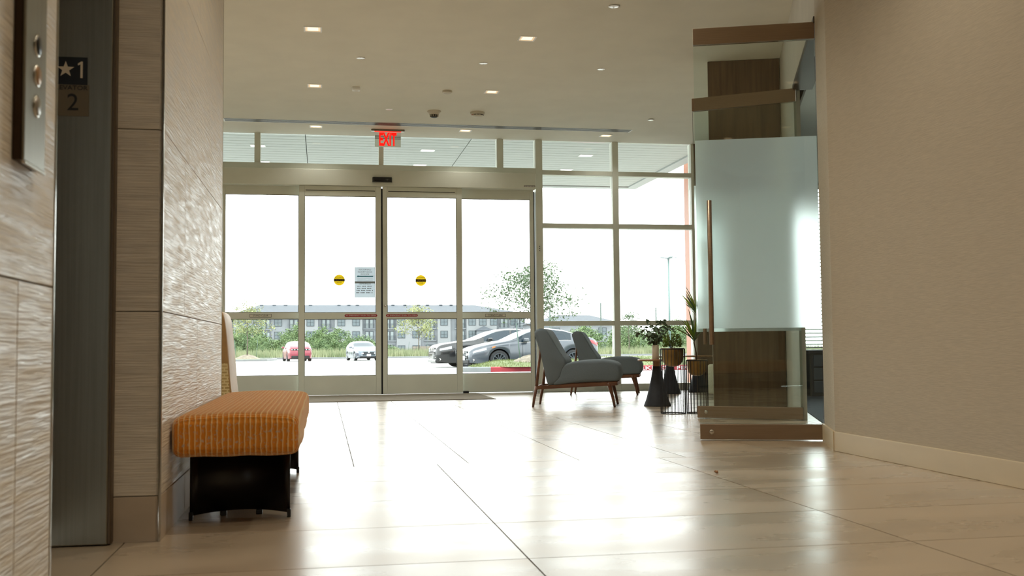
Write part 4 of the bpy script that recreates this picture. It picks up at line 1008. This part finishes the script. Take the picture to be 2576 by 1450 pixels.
# poles
lp = thing('lamp_post', 'tall grey green parking lot lamp post with crossed heads', 'lamp post', (23.72, 70, zg(70)))
MB().lathe([(.0, 0), (.26, 0), (.26, .7), (.24, .72), (0, .72)], 18).build('footing', M_kerb, lp)
MB().tube([(0, 0, .7), (0, 0, 6.9)], [.085, .06], 10).build('pole', mat('grey_green_pole', '5a706d', .5), lp)
for sx, sy in ((-1, 0), (1, 0), (0, -1)):
    MB().obar((sx*.05, sy*.05, 6.95), (sx*.6, sy*.6, 7.02), .26, .05).build('lamp_head', mat('lamp_head_grey', '606f70', .5), lp)
MB().lathe([(0, 6.86), (.09, 6.86), (.09, 7.02), (0, 7.03)], 12).build('hub', MATS['lamp_head_grey'], lp)
for x, z1, lb in ((40.27, 7.6, 'thin dark utility pole left of the middle window mullion'), (48.75, 6.9, 'thin utility pole behind the eucalyptus spray'), (32.6, 6.9, 'thin utility pole behind the tree by the post')):
    t = thing('utility_pole', lb, 'utility pole', (x, 150, zg(104)-.3)); MB().tube([(0, 0, 0), (0, 0, z1)], [.14, .11], 8).build('pole', mat('pole_wood', '4b5652', .8), t)
    MB().obar((-.5, 0, z1-.4), (.5, 0, z1-.4), .06, .06).build('crossarm', mat('pole_wood', '4b5652', .8), t)

# ------------------------------------------------------------------ apartment blocks
M_stucco = mat('white_stucco', '717579', .9, var=.04, scale=(.6, .6, .6)); M_stucco2 = mat('grey_stucco', '676c71', .9)
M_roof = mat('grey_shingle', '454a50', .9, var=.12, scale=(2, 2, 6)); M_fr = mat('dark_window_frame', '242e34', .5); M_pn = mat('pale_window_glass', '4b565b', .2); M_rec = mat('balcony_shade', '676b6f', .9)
M_brick = mat('tan_brick', '736a61', .9, var=.15, scale=(3, 3, 10))
def X230(px): return -2.66+(px-781)*.0841
wm_f = MB(); a, h_ = .80, 1.54
wm_f.box(-a, -a+.09, -.06, .06, 0, h_).box(a-.09, a, -.06, .06, 0, h_).box(-a+.09, a-.09, -.06, .06, 0, .09).box(-a+.09, a-.09, -.06, .06, h_-.09, h_).box(-.035, .035, -.055, .05, .09, h_-.09).box(-a+.09, a-.09, -.055, .05, h_*.48, h_*.48+.06)
wm_f = wm_f.mesh('apartment_window_frame'); wm_p = MB().box(-a+.05, a-.05, -.02, .02, .05, h_-.05).mesh('apartment_window_pane')
bal_d = MB().box(-.95, -.85, -.05, .03, 0, 2.1).box(.85, .95, -.05, .03, 0, 2.1).box(-.85, .85, -.05, .03, 1.98, 2.1).box(-.1, .1, -.05, .03, 0, 2.0).mesh('balcony_door_frame')
bal_p = MB().box(-.72, -.2, -.03, .01, .1, 1.9).box(.2, .72, -.03, .01, .1, 1.9).mesh('balcony_door_pane')
rl = MB().box(-1.25, 1.25, -.03, .03, 1.0, 1.06).box(-1.25, 1.25, -.03, .03, .05, .1)
for k in range(17): rl.box(-1.24+.155*k-.012, -1.24+.155*k+.012, -.015, .015, .1, 1.0)
rl = rl.mesh('balcony_railing')
def windows(b, cols, rows, y):
    for px in cols:
        for z in rows:
            f = link('window', wm_f, M_fr, b, (X230(px), y-.05, z)); link('pane', wm_p, M_pn, f)
def balconies(b, cols, rows, y):
    for px in cols:
        for z in rows:
            x = X230(px)
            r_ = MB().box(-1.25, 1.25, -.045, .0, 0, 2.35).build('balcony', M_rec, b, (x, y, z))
            link('door_frame', bal_d, M_fr, r_, (0, -.05, 0)); link('door_pane', bal_p, mat('bright_pane', '737c7d', .3), r_, (0, -.06, 0))
            link('railing', rl, mat('railing_grey', '474f56', .6), r_, (0, -.35, 0)); MB().box(-1.35, 1.35, -.4, 0, -.18, 0).build('slab', M_stucco, r_)
ab = thing('apartment_block', 'long three storey apartment block with grey hip roof behind the shrubs', 'building', (0, 0, 0))
BX0, BX1 = X230(590), X230(1335)
MB().box(BX0, BX1, 230, 246, -2.6, 7.55).build('wall', M_stucco, ab)
for p0, p1 in ((756, 800), (842, 912), (1000, 1062), (1106, 1140), (1182, 1262)):
    MB().box(X230(p0), X230(p1), 229.3, 230.02, -2.6, 7.5).build('bay', mat('bay_stucco', '797c7e', .9), ab)
MB().box(X230(1040), X230(1335), 229.2, 230.01, -2.6, .55).build('brick_base', M_brick, ab)
rows = (-.75, 2.37, 5.05)
windows(ab, (610, 648, 700), rows, 230); windows(ab, (781, 858.6, 896, 1012, 1050, 1123, 1197, 1225, 1254), rows, 229.3); windows(ab, (1310,), rows, 230)
balconies(ab, (670, 739, 820, 930, 983, 1087, 1167, 1283, 1325), (-1.2, 1.85, 4.5), 230)
e0, e1 = BX0-.7, BX1+.7
rf = MB().add([(e0, 228.4, 7.55), (e1, 228.4, 7.55), (e1, 247, 7.55), (e0, 247, 7.55), (X230(648), 237, 9.95), (X230(1215), 237, 9.85), (e0, 228.4, 7.4), (e1, 228.4, 7.4), (e1, 247, 7.4), (e0, 247, 7.4)],
              [(0, 1, 5, 4), (1, 2, 5), (2, 3, 4, 5), (3, 0, 4), (0, 6, 7, 1), (1, 7, 8, 2), (2, 8, 9, 3), (3, 9, 6, 0), (9, 8, 7, 6)]).build('roof', M_roof, ab)
for px in (655, 687, 716, 780, 854, 880, 902, 996, 1028, 1064, 1088, 1124, 1152, 1180): MB().box(-.35, .35, -.3, .3, -.1, .12).build('roof_vent', mat('vent_dark', '38424a', .8), rf, (X230(px), 236.5, 9.84))
pr_ = MB().add([(-2.0, -1.6, 0), (2.0, -1.6, 0), (2.0, .6, 0), (-2.0, .6, 0), (0, .4, 1.0), (0, -.6, 1.0)], [(0, 1, 5), (1, 2, 4, 5), (2, 3, 4), (3, 0, 5, 4), (3, 2, 1, 0)]).build('porch_roof', M_roof, ab, (X230(1227), 229.2, 3.9))
MB().box(-1.7, 1.7, -1.3, 0, -6.5, -.02).build('porch', M_stucco2, pr_)
ab2 = thing('apartment_block', 'lower apartment wing at the far left behind the sapling', 'building', (0, 0, 0))
MB().box(-45, BX0-.75, 236, 250, -2.6, 6.9).build('wall', M_stucco, ab2)
MB().add([(-46, 235, 6.9), (BX0-.72, 235, 6.9), (BX0-.72, 251, 6.9), (-46, 251, 6.9), (-40, 243, 8.7), (BX0-2, 243, 8.7)], [(0, 1, 5, 4), (1, 2, 5), (2, 3, 4, 5), (3, 0, 4), (3, 2, 1, 0)]).build('roof', M_roof, ab2)
windows(ab2, (575, 555), (1.9, 4.7), 236)
ab3 = thing('apartment_block', 'hip roofed apartment house beyond the grey chairs', 'building', (0, 0, 0))
MB().box(40.5, 57.5, 200, 212, -2.6, 4.75).build('wall', M_stucco, ab3)
MB().add([(39.7, 199.2, 4.75), (58.3, 199.2, 4.75), (58.3, 213, 4.75), (39.7, 213, 4.75), (46.5, 206, 6.6), (53, 206, 6.55), ], [(0, 1, 5, 4), (1, 2, 5), (2, 3, 4, 5), (3, 0, 4), (3, 2, 1, 0)]).build('roof', M_roof, ab3)
for x in (41.8, 44.6, 50.2, 54.0):
    for z in (-.4, 2.4): f = link('window', wm_f, M_fr, ab3, (x, 199.95, z)); link('pane', wm_p, M_pn, f)
MB().box(46.4, 48.4, 199.9, 200, -2.4, 3.2).build('stair_recess', M_rec, ab3)
# ------------------------------------------------------------------ cars
def interp(P, x):
    P = sorted(P)
    if x <= P[0][0]: return P[0][1]
    for (a, p), (b, q) in zip(P[:-1], P[1:]):
        if x <= b:
            t = (x-a)/(b-a); return p+(q-p)*t
    return P[-1][1]
def smooth_interp(P, x, h=.10): return (interp(P, x-h)+2*interp(P, x)+interp(P, x+h))/4
M_tyre = mat('tyre_rubber', '17191c', .8); M_rim = mat('alloy_rim', 'c3c7cc', .25, metal=.9); M_cglass = mat('tinted_car_glass', '1b2933', .08, spec=.35); M_lamp = mat('headlamp_lens', 'a3adb4', .15)
M_under = mat('car_underside', '0c0d0f', .8); M_orl = mat('amber_marker', 'e8641c', .3); M_tail = mat('tail_lamp', '9a1620', .2); M_plate = mat('licence_plate', 'e6e8ea', .5); M_dkrim = mat('dark_rim', '4b5156', .3, metal=.8)
def car(label, loc, rz, paint, L, W, sil, wb, wr, belt, side, ws, rws, front='sedan', rim=M_rim, spokes=10, wheel_off=0., hatch=False, wheel_y=0.):
    t = thing('car', label, 'car', loc, rz); hw = W/2; xf, xr = wb/2+wheel_off, -wb/2+wheel_off; ar = wr+.055
    def wid(x):
        e = max(0, (abs(x)-(L/2-.85))/.85); return hw*(1-.20*e**2.2)
    def zb(x):
        z = .19+.05*max(0, (abs(x)-(L/2-.5))/.5)
        for c in (xf, xr):
            if abs(x-c) < ar: z = max(z, wr+math.sqrt(max(0, ar*ar-(x-c)**2)))
        return z
    def ring(x):
        zt = smooth_interp(sil, x); b0 = zb(x); w_ = wid(x); hb = min(interp(belt, x), zt-.09); b0 = min(b0, hb-.06); g = zt-hb; y0 = w_*.965; tm = .34*g
        return [(w_*.965, b0), (w_*.995, b0+.3*(hb-b0)), (w_, b0+.62*(hb-b0)), (w_*.99, b0+.85*(hb-b0)), (y0, hb), (y0-.012-tm*.06, hb+.06*g), (y0-.012-tm*.45, hb+.45*g), (y0-.012-tm*.86, hb+.85*g), ((y0-tm)*.86, hb+.955*g), ((y0-tm)*.5, hb+.99*g), (0, zt)]
    def full(x):
        r = ring(x); return r+[(-y, z) for y, z in r[-2::-1]]
    xs = sorted(set([-L/2+L*i/64 for i in range(65)]+[c+ar*math.cos(R(a)) for c in (xf, xr) for a in range(0, 181, 15)]))
    m = MB(); n = 21; vs = []; fs = []
    for x in xs: vs += [(x, y, z) for y, z in full(x)]
    for i in range(len(xs)-1):
        for k in range(n-1): fs.append((i*n+k, (i+1)*n+k, (i+1)*n+k+1, i*n+k+1))
    fs += [tuple(range(n)), tuple(range(len(xs)*n-1, (len(xs)-1)*n-1, -1))]
    m.add(vs, fs, True); body = m.build('body', paint, t, fix=True)
    MB().box(-L/2+.06, L/2-.06, -hw+.30, hw-.30, .17, .60).build('underbody', M_under, t)
    def patch(x0, x1, k0, k1, name, mt, off=.006, both=True, par=t, nx=10):
        for sg in ((1, -1) if both else (1,)):
            m = MB(); vs = []; fs = []; cnt = k1-k0+1
            for i in range(nx+1):
                x = x0+(x1-x0)*i/nx; r = full(x)
                for k in range(k0, k1+1):
                    y, z = r[k]; ya, za = r[max(k-1, 0)]; yb_, zb_ = r[min(k+1, 20)]
                    nv = Vector((0, zb_-za, -(yb_-ya))).normalized(); vs.append((x, sg*(y+nv.y*off), z+nv.z*off))
            for i in range(nx):
                for k in range(cnt-1):
                    q = (i*cnt+k, (i+1)*cnt+k, (i+1)*cnt+k+1, i*cnt+k+1); fs.append(q if sg > 0 else q[::-1])
            m.add(vs, fs, True); m.build(name, mt, par)
    for x0, x1 in side: patch(x0, x1, 5, 7, 'side_window', M_cglass)
    patch(ws[0], ws[1], 7, 13, 'windshield', M_cglass, both=False); patch(rws[0], rws[1], 7, 13, 'rear_window', M_cglass, both=False)
    for sg in (1, -1):
        pts = []
        for i in range(13):
            x = side[-1][0]+(side[0][1]-side[-1][0])*i/12; y, z = ring(x)[5]; pts.append((x, sg*(y+.008), z-.008))
        MB().tube(pts, .008, 5).build('window_trim', M_chrome, body)
        for xd in (side[0][0]-.03, side[0][1]-.12):
            q = [(xd, sg*(ring(xd)[k][0]+.001), ring(xd)[k][1]) for k in range(1, 5)]; MB().tube(q, .006, 4).build('door_seam', M_under, body)
        for x0, x1 in side[:2]:
            xh = x0+.12; y, z = ring(xh)[3]; MB().bbox(xh-.1, xh+.1, -.012, .012, -.014, .014, .005).build('door_handle', paint, body, (xh, sg*(y+.016), z+.01))
        xm = side[0][1]-.22; y, z = ring(xm)[5]
        MB().bbox(-.09, .10, -.10, .10, -.065, .065, .035).build('mirror', paint, t, (xm, sg*(y+.12), z+.07))
    # wheels
    for cx in (xf, xr):
        for sg in (1, -1):
            yw = sg*(hw-.115)
            wl_ = MB().lathe([(wr*.66, -.10), (wr*.93, -.105), (wr, -.075), (wr, .075), (wr*.93, .105), (wr*.66, .10)], 32, (cx, yw, wr), axis='y').build('wheel', M_tyre, t)
            MB().lathe([(wr*.66, 0), (wr*.70, .10*sg), (wr*.64, .108*sg), (wr*.60, .05*sg), (.02, .03*sg)], 32, (cx, yw, wr), axis='y').build('rim', rim if sg > 0 or True else rim, wl_)
            m = MB()
            for k in range(spokes):
                a = 2*math.pi*k/spokes; m.obar((cx+.03*math.cos(a), yw+sg*.095, wr+.03*math.sin(a)), (cx+wr*.63*math.cos(a), yw+sg*.10, wr+wr*.63*math.sin(a)), .03, .035, (0, 1, 0))
            m.lathe([(0, .11*sg), (.05, .108*sg), (.055, .08*sg)], 14, (cx, yw, wr), axis='y'); m.build('spokes', rim, wl_)
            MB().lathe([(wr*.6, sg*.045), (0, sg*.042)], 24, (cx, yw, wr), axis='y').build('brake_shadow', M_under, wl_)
    # front
    xe = L/2; zt = smooth_interp(sil, xe-.05)
    patch(xe-.55, xe-.10, 3, 4, 'headlight', M_lamp if front != 'silver' else M_lamp, .008)
    patch(xe-.85, xe-.74, 2, 3, 'side_marker', M_orl, .007, nx=3)
    wn_ = wid(xe)
    for sg in (1, -1):
        q = [(-.10, -.05), (.17, -.02), (.19, .03), (-.10, .045)]
        MB().prism_y([(a*sg, b) for a, b in q], -.03, .012).build('front_lamp', M_lamp, t, (xe-.01, sg*wn_*.66, zt-.15), (0, 0, R(90)+sg*R(18)))
    gr_ = MB().bbox(xe-.04, xe+.022, -wn_*.62, wn_*.62, zt-.30, zt-.04, .015).build('grille', M_under, t)
    for k in range(4): MB().bbox(xe+.015, xe+.03, -wn_*.58, wn_*.58, zt-.27+.058*k, zt-.25+.058*k, .004).build('grille_bar', M_chrome if front == 'black' else MATS['dark_rim'], gr_)
    MB().bbox(xe-.2, xe+.05, -wn_*.93, wn_*.93, .20, .33, .04).build('lower_bumper', M_under if front != 'black' else paint, t)
    for sg in (1, -1):
        MB().tube([(xe+.0, sg*wn_*.60, .40), (xe-.03, sg*wn_*.93, .41), (xe-.14, sg*(wid(xe-.14)+.006), .33), (xe-.10, sg*(wid(xe-.1)+.004), .27)], .016, 6).build('fog_lamp_trim', M_chrome, t)
    if front != 'black': MB().bbox(xe+.024, xe+.036, -.15, .15, zt-.36, zt-.21, .003).build('plate', M_plate, t)
    MB().bbox(xe+.02, xe+.04, -.06, .06, zt-.12, zt-.04, .01).build('badge', M_chrome, t)
    # rear
    zr = smooth_interp(sil, -xe+.04)
    patch(-xe+.03, -xe+.40, 3, 5, 'tail_light', M_tail, .007)
    wr2 = wid(-xe)
    MB().bbox(-xe-.02, -xe+.05, -wr2*.95, wr2*.95, zr-.17, zr-.05, .015).build('rear_lamp_bar', M_under if hatch else M_tail, t)
    if hatch:
        for y in (-.62, -.42, -.2, .2, .42, .62): MB().lathe([(0, -.03), (.045, -.03), (.05, 0)], 12, (-xe, y*hw/.9, zr-.11), axis='x').build('reversing_lamp', M_lamp, t)
    MB().bbox(-xe-.05, -xe+.12, -wr2*.92, wr2*.92, .20, .42, .04).build('rear_bumper', M_under, t)
    MB().bbox(-xe-.035, -xe-.01, -.16, .16, zr-.40, zr-.25, .004).build('plate', M_plate, t)
    return t
P_grey = mat('grey_car_paint', '3e444c', .3, metal=.3, coat=.6); P_blk = mat('black_car_paint', '090b0f', .2, coat=.5, spec=.4); P_red = mat('red_car_paint', '74142a', .3, metal=.2, coat=.5); P_sil = mat('blue_grey_car_paint', '4f5a64', .3, metal=.3, coat=.6)
sil_c = [(2.33, .58), (2.27, .70), (2.05, .78), (1.5, .90), (1.02, .98), (.85, 1.02), (.30, 1.29), (-.10, 1.40), (-.55, 1.415), (-1.0, 1.36), (-1.6, 1.17), (-2.0, 1.08), (-2.24, 1.04), (-2.33, .86)]
belt_c = [(-2.3, .98), (-1, .96), (1, .88), (1.6, .80), (2.3, .60)]
car('grey sedan parked behind the kerb island', (7.12, 36.35, zg(36.35)), R(187), P_grey, 4.66, 1.80, sil_c, 2.70, .325, belt_c, [(-.35, .62), (-1.28, -.42)], (.28, .92), (-1.75, -.98), 'grey', MATS['dark_rim'], 10, -.02)
sil_b = [(2.56, .70), (2.50, .86), (2.2, .93), (1.6, 1.01), (1.15, 1.06), (1.0, 1.09), (.30, 1.40), (-.15, 1.49), (-.7, 1.505), (-1.3, 1.44), (-1.9, 1.24), (-2.2, 1.18), (-2.48, 1.14), (-2.56, .95)]
belt_b = [(-2.5, 1.06), (-1, 1.03), (1, .96), (1.7, .90), (2.5, .72)]
car('black luxury sedan parked beyond the grey sedan', (6.75, 41.3, zg(41.3)), R(187), P_blk, 5.12, 1.86, sil_b, 2.84, .345, belt_b, [(-.35, .72), (-1.42, -.43)], (.25, 1.02), (-1.95, -1.2), 'black', M_rim, 10, .02)
sil_r = [(2.28, .55), (2.2, .70), (1.7, .86), (1.15, .98), (.4, 1.36), (0, 1.46), (-.5, 1.47), (-1.1, 1.38), (-1.7, 1.20), (-2.1, 1.07), (-2.24, .98), (-2.28, .86)]
belt_r = [(-2.3, .92), (-1, .98), (1, .90), (2.2, .62)]
car('red hatchback seen from behind at the back of the lot', (-1.92, 80, zg(80)), R(98), P_red, 4.55, 1.78, sil_r, 2.70, .32, belt_r, [(-.3, .7), (-1.2, -.38)], (.42, 1.08), (-2.02, -.85), 'grey', MATS['dark_rim'], 8, 0, hatch=True)
sil_s = [(2.33, .60), (2.27, .72), (2.0, .80), (1.5, .91), (1.05, .99), (.9, 1.02), (.25, 1.34), (-.15, 1.43), (-.6, 1.435), (-1.1, 1.36), (-1.7, 1.16), (-2.0, 1.08), (-2.26, 1.03), (-2.33, .85)]
car('silver blue sedan facing the doors at the back of the lot', (2.90, 80, zg(80)), R(-80), P_sil, 4.6, 1.80, sil_s, 2.7, .32, belt_c, [(-.35, .62), (-1.28, -.42)], (.22, .98), (-1.75, -.98), 'silver', M_rim, 8, 0)
